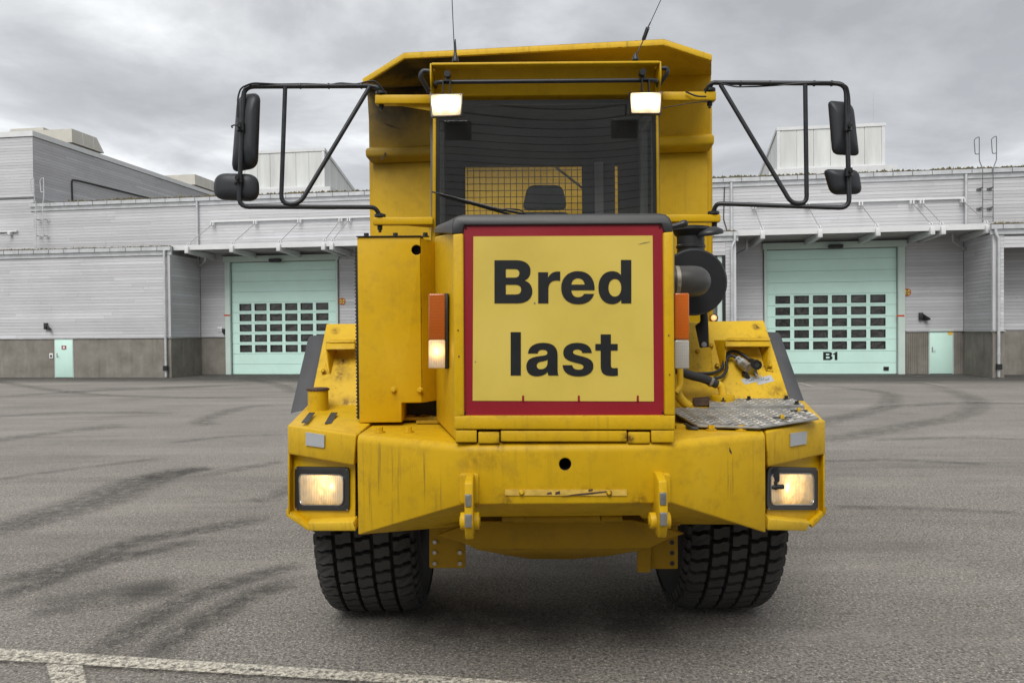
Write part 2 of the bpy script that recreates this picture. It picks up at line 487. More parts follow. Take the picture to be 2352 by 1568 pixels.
def emit_lens(name, base, col, strength, spots, rough=0.15, ribs=150.0):
    """A lit lamp lens; it glows most round the bulb positions (world space)."""
    m, t, b = new_mat(name)
    g = N(t, 'ShaderNodeNewGeometry')
    b.inputs['Base Color'].default_value = (*base, 1)
    b.inputs['Roughness'].default_value = rough
    acc = None
    for (p, rad, k) in spots:
        d = N(t, 'ShaderNodeVectorMath', _operation='DISTANCE')
        Lk(t, g.outputs['Position'], d.inputs[0])
        d.inputs[1].default_value = p
        q = math_n(t, 'DIVIDE', d.outputs['Value'], rad)
        e = math_n(t, 'MULTIPLY', math_n(t, 'POWER', 2.718, math_n(t, 'MULTIPLY', math_n(t, 'MULTIPLY', q, q), -1.0)), k)
        acc = e if acc is None else math_n(t, 'ADD', acc, e)
    wv = N(t, 'ShaderNodeTexWave', Scale=ribs / 6.28, Distortion=0.4)
    wv.bands_direction = 'X'
    Lk(t, g.outputs['Position'], wv.inputs['Vector'])
    vn = N(t, 'ShaderNodeTexNoise', Scale=16.0, Detail=2.0, Distortion=0.6)
    Lk(t, g.outputs['Position'], vn.inputs['Vector'])
    vr = ramp(t, [(0.35, (0.70, 0.70, 0.70)), (0.62, (1.25, 1.25, 1.25))])
    Lk(t, vn.outputs[0], vr.inputs[0])
    wf = math_n(t, 'MULTIPLY', math_n(t, 'ADD', math_n(t, 'MULTIPLY', wv.outputs[1], 0.55), 0.62), vr.outputs[0])
    tot = math_n(t, 'MULTIPLY', math_n(t, 'MULTIPLY', acc, wf), strength)
    b.inputs['Emission Color'].default_value = (*col, 1)
    Lk(t, tot, b.inputs['Emission Strength'])
    bp = N(t, 'ShaderNodeBump', Strength=0.5, Distance=0.004)
    Lk(t, wv.outputs[1], bp.inputs['Height']); Lk(t, bp.outputs[0], b.inputs['Normal'])
    return m


def lens(name, base, rough=0.12, ribs=120.0):
    m, t, b = new_mat(name)
    g = N(t, 'ShaderNodeNewGeometry')
    wv = N(t, 'ShaderNodeTexWave', Scale=ribs / 6.28, Distortion=0.2)
    wv.bands_direction = 'Z'
    Lk(t, g.outputs['Position'], wv.inputs['Vector'])
    w2 = N(t, 'ShaderNodeTexWave', Scale=ribs / 4.0, Distortion=0.2)
    w2.bands_direction = 'X'
    Lk(t, g.outputs['Position'], w2.inputs['Vector'])
    h = math_n(t, 'ADD', wv.outputs[1], w2.outputs[1])
    c = mixc(t, math_n(t, 'MULTIPLY', h, 0.42), tuple(x * 0.85 for x in base), base)
    Lk(t, c, b.inputs['Base Color'])
    b.inputs['Roughness'].default_value = rough
    b.inputs['Coat Weight'].default_value = 0.4
    bp = N(t, 'ShaderNodeBump', Strength=0.15, Distance=0.002)
    Lk(t, h, bp.inputs['Height']); Lk(t, bp.outputs[0], b.inputs['Normal'])


lens('amber_lens', (0.62, 0.135, 0.006))
lens('amber_dirty', (0.44, 0.10, 0.008))
lens('clear_lens', (0.46, 0.45, 0.42))


# asphalt
def asphalt(name, lo, mid, hi, big=0.22):
    m, t, b = new_mat(name)
    g = N(t, 'ShaderNodeNewGeometry')
    pos = g.outputs['Position']
    a = N(t, 'ShaderNodeTexNoise', Scale=48, Detail=5.0, Roughness=0.75)
    Lk(t, pos, a.inputs['Vector'])
    r = ramp(t, [(0.34, lo), (0.50, mid), (0.67, hi)])
    Lk(t, a.outputs[0], r.inputs[0])
    # pale stones
    vo = N(t, 'ShaderNodeTexVoronoi', Scale=62, Randomness=1.0)
    Lk(t, pos, vo.inputs['Vector'])
    sp = N(t, 'ShaderNodeSeparateColor')
    Lk(t, vo.outputs['Color'], sp.inputs[0])
    vs = ramp(t, [(0.80, (0, 0, 0)), (0.92, (1, 1, 1))])
    Lk(t, sp.outputs[0], vs.inputs[0])
    vd = ramp(t, [(0.25, (1, 1, 1)), (0.42, (0, 0, 0))])
    Lk(t, vo.outputs['Distance'], vd.inputs[0])
    c = mixc(t, math_n(t, 'MULTIPLY', math_n(t, 'MULTIPLY', vs.outputs[0], vd.outputs[0]), 0.55), r.outputs[0], tuple(min(1, x * 2.1) for x in hi))
    vk = ramp(t, [(0.05, (1, 1, 1)), (0.20, (0, 0, 0))])
    Lk(t, sp.outputs[1], vk.inputs[0])
    c = mixc(t, math_n(t, 'MULTIPLY', vk.outputs[0], 0.5), c, tuple(x * 0.45 for x in lo))
    # broad patches and streaks of rubber
    bn = N(t, 'ShaderNodeTexNoise', Scale=0.45, Detail=6.0, Roughness=0.6)
    Lk(t, pos, bn.inputs['Vector'])
    brm = ramp(t, [(0.46, (0, 0, 0)), (0.68, (1, 1, 1))])
    Lk(t, bn.outputs[0], brm.inputs[0])
    c = mixc(t, math_n(t, 'MULTIPLY', brm.outputs[0], big), c, tuple(x * 0.45 for x in mid))
    sm = N(t, 'ShaderNodeMapping')
    sm.inputs['Scale'].default_value = (0.16, 1.15, 1)
    sm.inputs['Rotation'].default_value = (0, 0, R(-8))
    Lk(t, pos, sm.inputs[0])
    sn = N(t, 'ShaderNodeTexNoise', Scale=1.0, Detail=7.0, Roughness=0.66, Distortion=0.5)
    Lk(t, sm.outputs[0], sn.inputs['Vector'])
    sr = ramp(t, [(0.50, (0, 0, 0)), (0.66, (1, 1, 1))])
    Lk(t, sn.outputs[0], sr.inputs[0])
    c = mixc(t, math_n(t, 'MULTIPLY', sr.outputs[0], big * 1.7), c, tuple(x * 0.42 for x in mid))
    sm2 = N(t, 'ShaderNodeMapping')
    sm2.inputs['Scale'].default_value = (0.22, 2.4, 1)
    sm2.inputs['Rotation'].default_value = (0, 0, R(-31))
    Lk(t, pos, sm2.inputs[0])
    sn2 = N(t, 'ShaderNodeTexNoise', Scale=1.0, Detail=9.0, Roughness=0.70, Distortion=0.35)
    Lk(t, sm2.outputs[0], sn2.inputs['Vector'])
    sr2 = ramp(t, [(0.50, (0, 0, 0)), (0.60, (1, 1, 1))])
    Lk(t, sn2.outputs[0], sr2.inputs[0])
    c = mixc(t, math_n(t, 'MULTIPLY', math_n(t, 'MULTIPLY', sr2.outputs[0], brm.outputs[0]), 0.42), c, tuple(x * 0.40 for x in mid))
    pl = N(t, 'ShaderNodeTexNoise', Scale=0.8, Detail=8.0, Roughness=0.66)
    Lk(t, sm.outputs[0], pl.inputs['Vector'])
    plr = ramp(t, [(0.50, (0, 0, 0)), (0.70, (1, 1, 1))])
    Lk(t, pl.outputs[0], plr.inputs[0])
    c = mixc(t, math_n(t, 'MULTIPLY', plr.outputs[0], 0.22), c, tuple(min(1, x * 1.25) for x in hi))
    Lk(t, c, b.inputs['Base Color'])
    b.inputs['Roughness'].default_value = 0.82
    b.inputs['Specular IOR Level'].default_value = 0.5
    hsum = math_n(t, 'ADD', a.outputs[0], math_n(t, 'MULTIPLY', vo.outputs['Distance'], 0.6))
    bp = N(t, 'ShaderNodeBump', Strength=0.9, Distance=0.011)
    Lk(t, hsum, bp.inputs['Height']); Lk(t, bp.outputs[0], b.inputs['Normal'])
    return m


asphalt('asphalt', (0.058, 0.052, 0.046), (0.232, 0.213, 0.187), (0.43, 0.40, 0.355))
asphalt('asphalt_dark', (0.045, 0.042, 0.039), (0.085, 0.081, 0.076), (0.14, 0.135, 0.125), big=0.3)


def decal(name, col, dens, nscale, thr, aggregate=False):
    """Thin worn layer lying on the asphalt: uv.x along, uv.y across (soft edge)."""
    m, t, b = new_mat(name)
    o = t.nodes['Material Output']
    g = N(t, 'ShaderNodeNewGeometry')
    uv = N(t, 'ShaderNodeTexCoord')
    sp = N(t, 'ShaderNodeSeparateXYZ')
    Lk(t, uv.outputs['UV'], sp.inputs[0])
    n = N(t, 'ShaderNodeTexNoise', Scale=nscale, Detail=7.0, Roughness=0.68)
    Lk(t, g.outputs['Position'], n.inputs['Vector'])
    r = ramp(t, [(thr, (0, 0, 0)), (min(0.99, thr + 0.22), (1, 1, 1))])
    Lk(t, n.outputs[0], r.inputs[0])
    y = math_n(t, 'ABSOLUTE', math_n(t, 'SUBTRACT', math_n(t, 'MULTIPLY', sp.outputs[1], 2.0), 1.0))
    x = math_n(t, 'ABSOLUTE', math_n(t, 'SUBTRACT', math_n(t, 'MULTIPLY', sp.outputs[0], 2.0), 1.0))
    if aggregate:
        ey = ramp(t, [(0.88, (1, 1, 1)), (1.0, (0, 0, 0))])
        ex = None
    else:
        ey = ramp(t, [(0.0, (1, 1, 1)), (0.35, (.75, .75, .75)), (1.0, (0, 0, 0))], 'EASE')
        ex = ramp(t, [(0.68, (1, 1, 1)), (1.0, (0, 0, 0))], 'EASE')
        Lk(t, x, ex.inputs[0])
    Lk(t, y, ey.inputs[0])
    f = math_n(t, 'MULTIPLY', r.outputs[0], ey.outputs[0])
    if ex is not None:
        f = math_n(t, 'MULTIPLY', f, ex.outputs[0])
    f = math_n(t, 'MULTIPLY', f, dens, True)
    b.inputs['Roughness'].default_value = 0.8
    if aggregate:
        a = N(t, 'ShaderNodeTexNoise', Scale=60, Detail=4.0, Roughness=0.7)
        Lk(t, g.outputs['Position'], a.inputs['Vector'])
        rc = ramp(t, [(0.32, tuple(x * 0.62 for x in col)), (0.6, col)])
        Lk(t, a.outputs[0], rc.inputs[0])
        Lk(t, rc.outputs[0], b.inputs['Base Color'])
        bp = N(t, 'ShaderNodeBump', Strength=0.6, Distance=0.006)
        Lk(t, a.outputs[0], bp.inputs['Height']); Lk(t, bp.outputs[0], b.inputs['Normal'])
    else:
        b.inputs['Base Color'].default_value = (*col, 1)
    tr = N(t, 'ShaderNodeBsdfTransparent')
    mx = N(t, 'ShaderNodeMixShader')
    Lk(t, f, mx.inputs[0]); Lk(t, tr.outputs[0], mx.inputs[1]); Lk(t, b.outputs[0], mx.inputs[2]); Lk(t, mx.outputs[0], o.inputs[0])


decal('tyre_rubber', (0.040, 0.038, 0.036), 0.46, 9.0, 0.33)
decal('tyre_rubber_faint', (0.055, 0.052, 0.048), 0.30, 5.0, 0.34)
decal('oil_stain', (0.045, 0.043, 0.040), 0.50, 3.0, 0.34)
decal('apron_damp', (0.055, 0.053, 0.049), 0.72, 1.3, 0.22)
decal('road_paint', (0.66, 0.62, 0.52), 1.0, 30.0, 0.37, True)
decal('road_paint_faint', (0.60, 0.58, 0.52), 0.55, 30.0, 0.36, True)


# ------------------------------------------------------------------ mesh helpers
def bm_face(bm, pts):
    vs = [bm.verts.new(p) for p in pts]
    try:
        return bm.faces.new(vs)
    except ValueError:
        return None


def box(bm, x0, x1, y0, y1, z0, z1, mi=0):
    v = [bm.verts.new((x, y, z)) for x in (x0, x1) for y in (y0, y1) for z in (z0, z1)]
    for q in ((0, 1, 3, 2), (4, 6, 7, 5), (0, 4, 5, 1), (2, 3, 7, 6), (0, 2, 6, 4), (1, 5, 7, 3)):
        f = bm.faces.new([v[i] for i in q])
        f.material_index = mi


def prism(bm, pts, ext, mi=0):
    """pts: outline; ext: one vector or one per point."""
    n = len(pts)
    e = ext if isinstance(ext, (list, tuple)) and not isinstance(ext, Vector) and len(ext) == n and not isinstance(ext[0], (int, float)) else [V(ext)] * n
    a = [bm.verts.new(V(p)) for p in pts]
    c = [bm.verts.new(V(p) + V(q)) for p, q in zip(pts, e)]
    fs = [bm.faces.new(a), bm.faces.new(c[::-1])]
    for i in range(n):
        j = (i + 1) % n
        fs.append(bm.faces.new((a[j], a[i], c[i], c[j])))
    for f in fs:
        f.material_index = mi


def loft(bm, rings, cap=True, closed=True, mi=0):
    rs = [[bm.verts.new(V(p)) for p in r] for r in rings]
    n = len(rs[0])
    for i in range(len(rs) - 1):
        for j in range(n if closed else n - 1):
            k = (j + 1) % n
            f = bm.faces.new((rs[i][j], rs[i][k], rs[i + 1][k], rs[i + 1][j]))
            f.material_index = mi
    if cap:
        bm.faces.new(rs[0][::-1]).material_index = mi
        bm.faces.new(rs[-1]).material_index = mi


def frame_of(d):
    d = V(d).normalized()
    a = V((0, 0, 1)) if abs(d.z) < 0.9 else V((1, 0, 0))
    x = d.cross(a).normalized()
    return x, d.cross(x).normalized(), d


def ring(c, x, y, r, n, ph=0.0):
    return [V(c) + (x * math.cos(2 * math.pi * i / n + ph) + y * math.sin(2 * math.pi * i / n + ph)) * r for i in range(n)]


def cyl(bm, p0, p1, r0, r1=None, n=16, mi=0):
    x, y, d = frame_of(V(p1) - V(p0))
    r1 = r0 if r1 is None else r1
    loft(bm, [ring(p0, x, y, r0, n), ring(p1, x, y, r1, n)], mi=mi)


def lathe(bm, p0, axis, prof, n=24, mi=0):
    """prof: (distance along axis, radius)."""
    x, y, d = frame_of(axis)
    loft(bm, [ring(V(p0) + d * a, x, y, max(r, 1e-4), n) for a, r in prof], mi=mi)


def fillet(pts, rad, seg=5):
    pts = [V(p) for p in pts]
    o = [pts[0]]
    for i in range(1, len(pts) - 1):
        a, b_, c_ = pts[i - 1], pts[i], pts[i + 1]
        d1, d2 = (a - b_), (c_ - b_)
        r_ = min(rad, d1.length * 0.49, d2.length * 0.49)
        s_, e_ = b_ + d1.normalized() * r_, b_ + d2.normalized() * r_
        for k in range(seg + 1):
            u = k / seg
            o.append(s_ * (1 - u) ** 2 + b_ * 2 * u * (1 - u) + e_ * u ** 2)
    o.append(pts[-1])
    return o


def tube(bm, pts, r, n=10, rad=0.05, seg=5, mi=0):
    p = fillet(pts, rad, seg) if rad else [V(q) for q in pts]
    q = [p[0]]
    for a in p[1:]:
        if (a - q[-1]).length > 1e-4:
            q.append(a)
    x, y, d = frame_of(q[1] - q[0])
    rs = []
    for i, c_ in enumerate(q):
        d2 = (q[min(i + 1, len(q) - 1)] - q[max(i - 1, 0)]).normalized()
        x = (x - d2 * x.dot(d2)).normalized()
        y = d2.cross(x)
        rs.append(ring(c_, x, y, r if not callable(r) else r(i / (len(q) - 1)), n))
    loft(bm, rs, mi=mi)


def round_outline(c4, rad, seg=5):
    """c4: corner points in order; quadratic rounded corners."""
    n = len(c4)
    c4 = [V(p) for p in c4]
    o = []
    for i in range(n):
        a, b_, c_ = c4[i - 1], c4[i], c4[(i + 1) % n]
        r_ = rad[i] if isinstance(rad, (list, tuple)) else rad
        d1, d2 = a - b_, c_ - b_
        r_ = min(r_, d1.length * 0.49, d2.length * 0.49)
        if r_ < 1e-5:
            o.append(b_)
            continue
        s_, e_ = b_ + d1.normalized() * r_, b_ + d2.normalized() * r_
        for k in range(seg + 1):
            u = k / seg
            o.append(s_ * (1 - u) ** 2 + b_ * 2 * u * (1 - u) + e_ * u ** 2)
    return o


def make(name, bm, mats, parent=None, bevel=0.0, smooth=None, segs=2, shift=None, label=None):
    bmesh.ops.remove_doubles(bm, verts=bm.verts[:], dist=1e-5)
    bmesh.ops.recalc_face_normals(bm, faces=bm.faces[:])
    if bevel:
        es = [e for e in bm.edges if len(e.link_faces) == 2 and e.calc_face_angle(0) > R(25)]
        bmesh.ops.bevel(bm, geom=es, offset=bevel, offset_type='OFFSET', segments=segs, profile=0.5, affect='EDGES', clamp_overlap=True)
    if shift is not None:
        bmesh.ops.translate(bm, verts=bm.verts[:], vec=-V(shift))
    me = bpy.data.meshes.new(name)
    if smooth is not None or bevel:
        ang = R(smooth if smooth is not None else 40)
        for f in bm.faces:
            f.smooth = True
        for e in bm.edges:
            e.smooth = not (len(e.link_faces) == 2 and e.calc_face_angle(0) > ang)
    bm.to_mesh(me)
    bm.free()
    o = bpy.data.objects.new(name, me)
    for x in (mats if isinstance(mats, (list, tuple)) else [mats]):
        me.materials.append(MATS[x])
    COL.objects.link(o)
    if parent is not None:
        o.parent = parent
    if label:
        o['label'] = label
    return o


def tag(o, label, cat, group=None, kind=None):
    if label:
        o['label'] = label
    if cat:
        o['category'] = cat
    if group:
        o['group'] = group
    if kind:
        o['kind'] = kind
    return o


def empty(name, loc, rz=0.0, label=None, cat=None, group=None):
    o = bpy.data.objects.new(name, None)
    COL.objects.link(o)
    o.location = loc
    o.rotation_euler = (0, 0, rz)
    o.empty_display_size = 0.2
    return tag(o, label, cat, group)


def copy_tree(o, parent=None):
    c_ = o.copy()
    COL.objects.link(c_)
    if parent is not None:
        c_.parent = parent
    for ch in list(o.children):
        copy_tree(ch, c_)
    return c_


NB = bmesh.new


def boolean_cut(o, cutter_bm, mat):
    cm = bpy.data.meshes.new('cut')
    bmesh.ops.recalc_face_normals(cutter_bm, faces=cutter_bm.faces[:])
    cutter_bm.to_mesh(cm)
    cutter_bm.free()
    cm.materials.append(MATS[mat])
    co = bpy.data.objects.new('cut', cm)
    COL.objects.link(co)
    co.location = o.parent.location if o.parent else (0, 0, 0)
    md = o.modifiers.new('cut', 'BOOLEAN')
    md.object = co
    md.operation = 'DIFFERENCE'
    md.solver = 'EXACT'
    md.material_mode = 'TRANSFER'
    bpy.context.view_layer.update()
    dg = bpy.context.evaluated_depsgraph_get()
    nm = bpy.data.meshes.new_from_object(o.evaluated_get(dg))
    o.modifiers.clear()
    o.data = nm
    bpy.data.objects.remove(co)


def curve_mesh(name, splines, mat, parent, to3d, thick=0.002):
    """splines: list of point lists in 2-D; filled with holes, carried by to3d into the scene."""
    cu = bpy.data.curves.new(name, 'CURVE')
    cu.dimensions = '2D'
    cu.fill_mode = 'BOTH'
    for pts in splines:
        sp_ = cu.splines.new('POLY')
        sp_.points.add(len(pts) - 1)
        for q, (x, y) in zip(sp_.points, pts):
            q.co = (x, -y, 0, 1)
        sp_.use_cyclic_u = True
    to = bpy.data.objects.new(name, cu)
    COL.objects.link(to)
    bpy.context.view_layer.update()
    me = bpy.data.meshes.new_from_object(to.evaluated_get(bpy.context.evaluated_depsgraph_get()))
    bpy.data.objects.remove(to)
    bm = NB()
    bm.from_mesh(me)
    bmesh.ops.remove_doubles(bm, verts=bm.verts[:], dist=1e-4)
    for v_ in bm.verts:
        v_.co = to3d(v_.co.x, -v_.co.y)
    r_ = bmesh.ops.extrude_face_region(bm, geom=bm.faces[:])
    nn = V((0, thick, 0))
    for e in r_['geom']:
        if isinstance(e, bmesh.types.BMVert):
            e.co += nn
    return make(name, bm, mat, parent)


def text_mesh(name, body, mat, parent, size, fn, bold=0.0, sx=1.0):
    cu = bpy.data.curves.new(name, 'FONT')
    cu.body = body
    cu.size = size
    cu.align_x = 'CENTER'
    cu.align_y = 'CENTER'
    cu.offset = bold
    cu.resolution_u = 3
    to = bpy.data.objects.new(name, cu)
    COL.objects.link(to)
    bpy.context.view_layer.update()
    me = bpy.data.meshes.new_from_object(to.evaluated_get(bpy.context.evaluated_depsgraph_get()))
    bpy.data.objects.remove(to)
    bm = NB()
    bm.from_mesh(me)
    for v_ in bm.verts:
        v_.co = fn(v_.co.x * sx, v_.co.y)
    return make(name, bm, mat, parent)


def path2d(d):
    """Tiny SVG-like path reader: M, L, C, Z with absolute points."""
    out_, cur, toks, i = [], [], d.replace(',', ' ').split(), 0
    cmd = None
    while i < len(toks):
        if toks[i] in 'MLCZ':
            cmd = toks[i]
            i += 1
            if cmd == 'Z':
                out_.append(cur)
                cur = []
            continue
        if cmd in 'ML':
            cur.append((float(toks[i]), float(toks[i + 1])))
            i += 2
        else:
            p = [float(q) for q in toks[i:i + 6]]
            x0, y0 = cur[-1]
            for k in range(1, 9):
                u = k / 8
                a, b_, c_, d_ = (1 - u) ** 3, 3 * u * (1 - u) ** 2, 3 * u * u * (1 - u), u ** 3
                cur.append((a * x0 + b_ * p[0] + c_ * p[2] + d_ * p[4], a * y0 + b_ * p[1] + c_ * p[3] + d_ * p[5]))
            i += 6
    return [[p for k, p in enumerate(s_) if k == 0 or (abs(p[0] - s_[k - 1][0]) + abs(p[1] - s_[k - 1][1])) > 0.05] for s_ in out_]

# ------------------------------------------------------------------ ground
bm = NB()
bm_face(bm, [(-400, -60, 0), (400, -60, 0), (400, 700, 0), (-400, 700, 0)])
tag(make('ground', bm, 'asphalt'), 'worn grey asphalt yard with dark tyre scrubs', None, kind='structure')


def strip_mesh(name, left, right, mat, z, label):
    me = bpy.data.meshes.new(name)
    n = len(left)
    vs = [(p.x, p.y, z) for p in left] + [(p.x, p.y, z) for p in right]
    me.from_pydata(vs, [], [(i, i + 1, n + i + 1, n + i) for i in range(n - 1)])
    uv = me.uv_layers.new(name='UVMap')
    for f in me.polygons:
        for li in f.loop_indices:
            vi = me.loops[li].vertex_index
            uv.data[li].uv = ((vi % n) / (n - 1), 0.0 if vi < n else 1.0)
    me.materials.append(MATS[mat])
    o = bpy.data.objects.new(name, me)
    COL.objects.link(o)
    return tag(o, label, None, kind='structure')


def ribbon(name, px, wd, mat, z, label, world=False):
    p = [V(q) for q in px] if world else [G(*q) for q in px]
    if len(p) == 2:
        p = [p[0].lerp(p[1], k / 4) for k in range(5)]
    q = []
    for i in range(len(p) - 1):
        a, b_, c_, d_ = p[max(i - 1, 0)], p[i], p[i + 1], p[min(i + 2, len(p) - 1)]
        for k in range(6):
            u = k / 6
            q.append(0.5 * (2 * b_ + (c_ - a) * u + (2 * a - 5 * b_ + 4 * c_ - d_) * u * u + (3 * b_ - a - 3 * c_ + d_) * u ** 3))
    q.append(p[-1])
    L_, R_ = [], []
    for i, c_ in enumerate(q):
        d = (q[min(i + 1, len(q) - 1)] - q[max(i - 1, 0)])
        nrm = V((-d.y, d.x, 0)).normalized() * wd * 0.5 * (1 + 0.25 * noise.noise(c_ * 0.7))
        L_.append(c_ + nrm)
        R_.append(c_ - nrm)
    return strip_mesh(name, L_, R_, mat, z, label)


MARKS = [
    ([(190, 1525), (335, 1430), (431, 1377), (575, 1325), (709, 1291)], 0.24),
    ([(310, 1532), (431, 1445), (503, 1406), (575, 1368), (690, 1330)], 0.26),
    ([(-60, 1346), (96, 1315), (216, 1277), (335, 1238), (479, 1214), (657, 1181)], 0.34),
    ([(-60, 1392), (120, 1330), (240, 1289), (326, 1270), (480, 1235)], 0.26),
    ([(-60, 1240), (96, 1186), (216, 1152), (335, 1104), (470, 1068)], 0.65),
    ([(440, 1098), (560, 1075), (657, 1059)], 0.3),
    ([(-60, 1018), (120, 994), (300, 975)], 0.7),
    ([(-60, 915), (240, 896), (430, 889), (640, 879)], 1.1),
    ([(490, 978), (465, 965), (560, 936), (633, 931)], 0.5),
    ([(580, 1155), (640, 1136), (700, 1112)], 0.35),
    ([(2110, 878), (2229, 913), (2239, 936), (2198, 957), (2105, 975), (1950, 1003), (1850, 1020)], 0.6),
    ([(1860, 882), (2020, 900), (2048, 913), (2027, 936), (1924, 962), (1830, 985)], 0.55),
    ([(1990, 1012), (2200, 1006), (2420, 1012)], 0.18),
    ([(1870, 1060), (2050, 1057), (2300, 1068)], 0.22),
    ([(1900, 1165), (2100, 1168), (2360, 1180)], 0.16),
    ([(1990, 940), (2200, 925), (2420, 930)], 0.5),
    ([(-40, 960), (160, 948), (420, 950)], 0.4),
    ([(-40, 870), (200, 905), (600, 915)], 0.5),
    ([(560, 868), (640, 884), (690, 905)], 0.6),
    ([(-30, 1105), (150, 1080), (380, 1052)], 0.18),
    ([(380, 1020), (520, 1003), (650, 1000)], 0.25),
]
for i, (px, wd) in enumerate(MARKS):
    ribbon('tyre_mark', px, wd * 1.5, 'tyre_rubber' if i < 5 else 'tyre_rubber_faint', 0.004 + 0.0006 * i, 'dark curved rubber mark scrubbed onto the asphalt')
for i, (px, wd) in enumerate([([(60, 1400), (240, 1375), (420, 1345)], 0.62), ([(330, 1100), (420, 1085), (480, 1074)], 0.6),
                              ([(900, 1420), (1250, 1440), (1600, 1425)], 1.0)]):
    ribbon('oil_stain', px, wd, 'oil_stain', 0.020 + 0.001 * i, 'faint dark stain soaked into the asphalt')

strip_mesh('asphalt_apron', [FO + UX * u + UY * (-6.6) for u in range(-34, 36, 2)], [FO + UX * u + UY * 4.0 for u in range(-34, 36, 2)], 'apron_damp', 0.018, 'darker damp band of asphalt along the foot of the buildings')
# painted bay line at the lower left
a0, a1 = G(0, 1497), G(817, 1550)
b0, b1 = G(0, 1526), G(719, 1568)
da, db = (a1 - a0), (b1 - b0)
strip_mesh('painted_line', [a0 + da * k for k in (-0.6, 0.0, 0.5, 1.0, 1.7)], [b0 + db * k for k in (-0.6, 0.0, 0.55, 1.1, 1.95)], 'road_paint', 0.028,
           'worn white painted bay line crossing the near asphalt')
c0, c1 = G(104.5, 1535), G(113, 1568)
d0, d1 = G(192, 1539), G(199, 1568)
strip_mesh('painted_line', [c0, c1 + (c1 - c0) * 4], [d0, d1 + (d1 - d0) * 4], 'road_paint', 0.032, 'worn white painted stub joining the bay line')
for (p0, p1, wd, nm) in (((388, 880), (448, 877), 0.16, 'left'), ((613, 888), (668, 883), 0.16, ''), ((1836, 881), (1864, 889), 0.14, ''),
                         ((2128, 881), (2174, 889), 0.14, ''), ((2060, 879.5), (2420, 879), 0.10, '')):
    ribbon('painted_line', [p0, p1], wd, 'road_paint_faint', 0.036, 'faint white painted line on the far asphalt')


# ------------------------------------------------------------------ buildings
def wpos(u, v, z=0.0):
    return FO + UX * u + UY * v + V((0, 0, z))


def broot(name, u, v, label, cat, group=None):
    o = empty(name, wpos(u, v), -TH, label, cat, group)
    o['_c'] = (u, v)
    return o


def bp(name, bm, mat, root, bevel=0.0, smooth=None, label=None):
    c_ = root['_c']
    return make(name, bm, mat, root, bevel, smooth, shift=(c_[0], c_[1], 0), label=label)


def sub(name, bm, mat, root, parent, **k):
    o = bp(name, bm, mat, root, **k)
    o.parent = parent
    return o


bm = NB()
box(bm, -0.5, 0.5, -0.5, 0.5, -0.5, 0.5)
_p = make('plank', bm, 'plank_wood')
PLANK = _p.data
bpy.data.objects.remove(_p)
PITCHZ = 0.145


def one_plank(root, x, y, z, L_, th, h, rz=0.0):
    o = bpy.data.objects.new('plank', PLANK)
    COL.objects.link(o)
    o.parent = root
    c_ = root['_c']
    o.location = (x - c_[0], y - c_[1], z)
    o.scale = (L_, th, h)
    o.rotation_euler = (R(random.uniform(-0.4, 0.4)), 0, rz)
    return o


def planks(root, a0, a1, z0, z1, fix, axis='u', side=-1, lmin=3.2, lmax=5.6, pitch=PITCHZ, skip=None):
    """Boards on the wall at v=fix (axis u) or u=fix (axis v); side: which way they stand proud."""
    z = z0
    row = 0
    while z + pitch * 0.5 < z1:
        h = min(pitch - 0.009, z1 - z - 0.005)
        p = a0
        first = True
        while p < a1 - 0.02:
            L_ = random.uniform(lmin, lmax)
            if first:
                L_ *= random.uniform(0.35, 1.0)
                first = False
            e = p + L_
            if a1 - e < 0.9:
                e = a1
            e = min(e, a1)
            th = 0.024 + random.uniform(-0.002, 0.003)
            mid = (p + e) / 2
            if not (skip and skip(mid, z)):
                if axis == 'u':
                    one_plank(root, mid, fix + side * th / 2, z + h / 2, e - p - 0.004, th, h)
                else:
                    one_plank(root, fix + side * th / 2, mid, z + h / 2, e - p - 0.004, th, h, R(90))
            p = e
        z += pitch
        row += 1


def gutter(root, u0, u1, v, ztop, h=0.17, d=0.15, step=0.78):
    """Zinc eaves gutter along u with straps, and the pale fascia under it."""
    bm = NB()
    box(bm, u0, u1, v - d, v + 0.02, ztop - h, ztop)
    u = u0 + 0.4
    while u < u1 - 0.1:
        box(bm, u, u + 0.025, v - d - 0.006, v - d + 0.01, ztop - h - 0.006, ztop + 0.012, 1)
        u += step
    bp('gutter', bm, ['zinc', 'grey_trim'], root)
    bm = NB()
    box(bm, u0, u1, v - 0.05, v + 0.02, ztop - h - 0.20, ztop - h - 0.004)
    bp('fascia', bm, 'zinc', root)


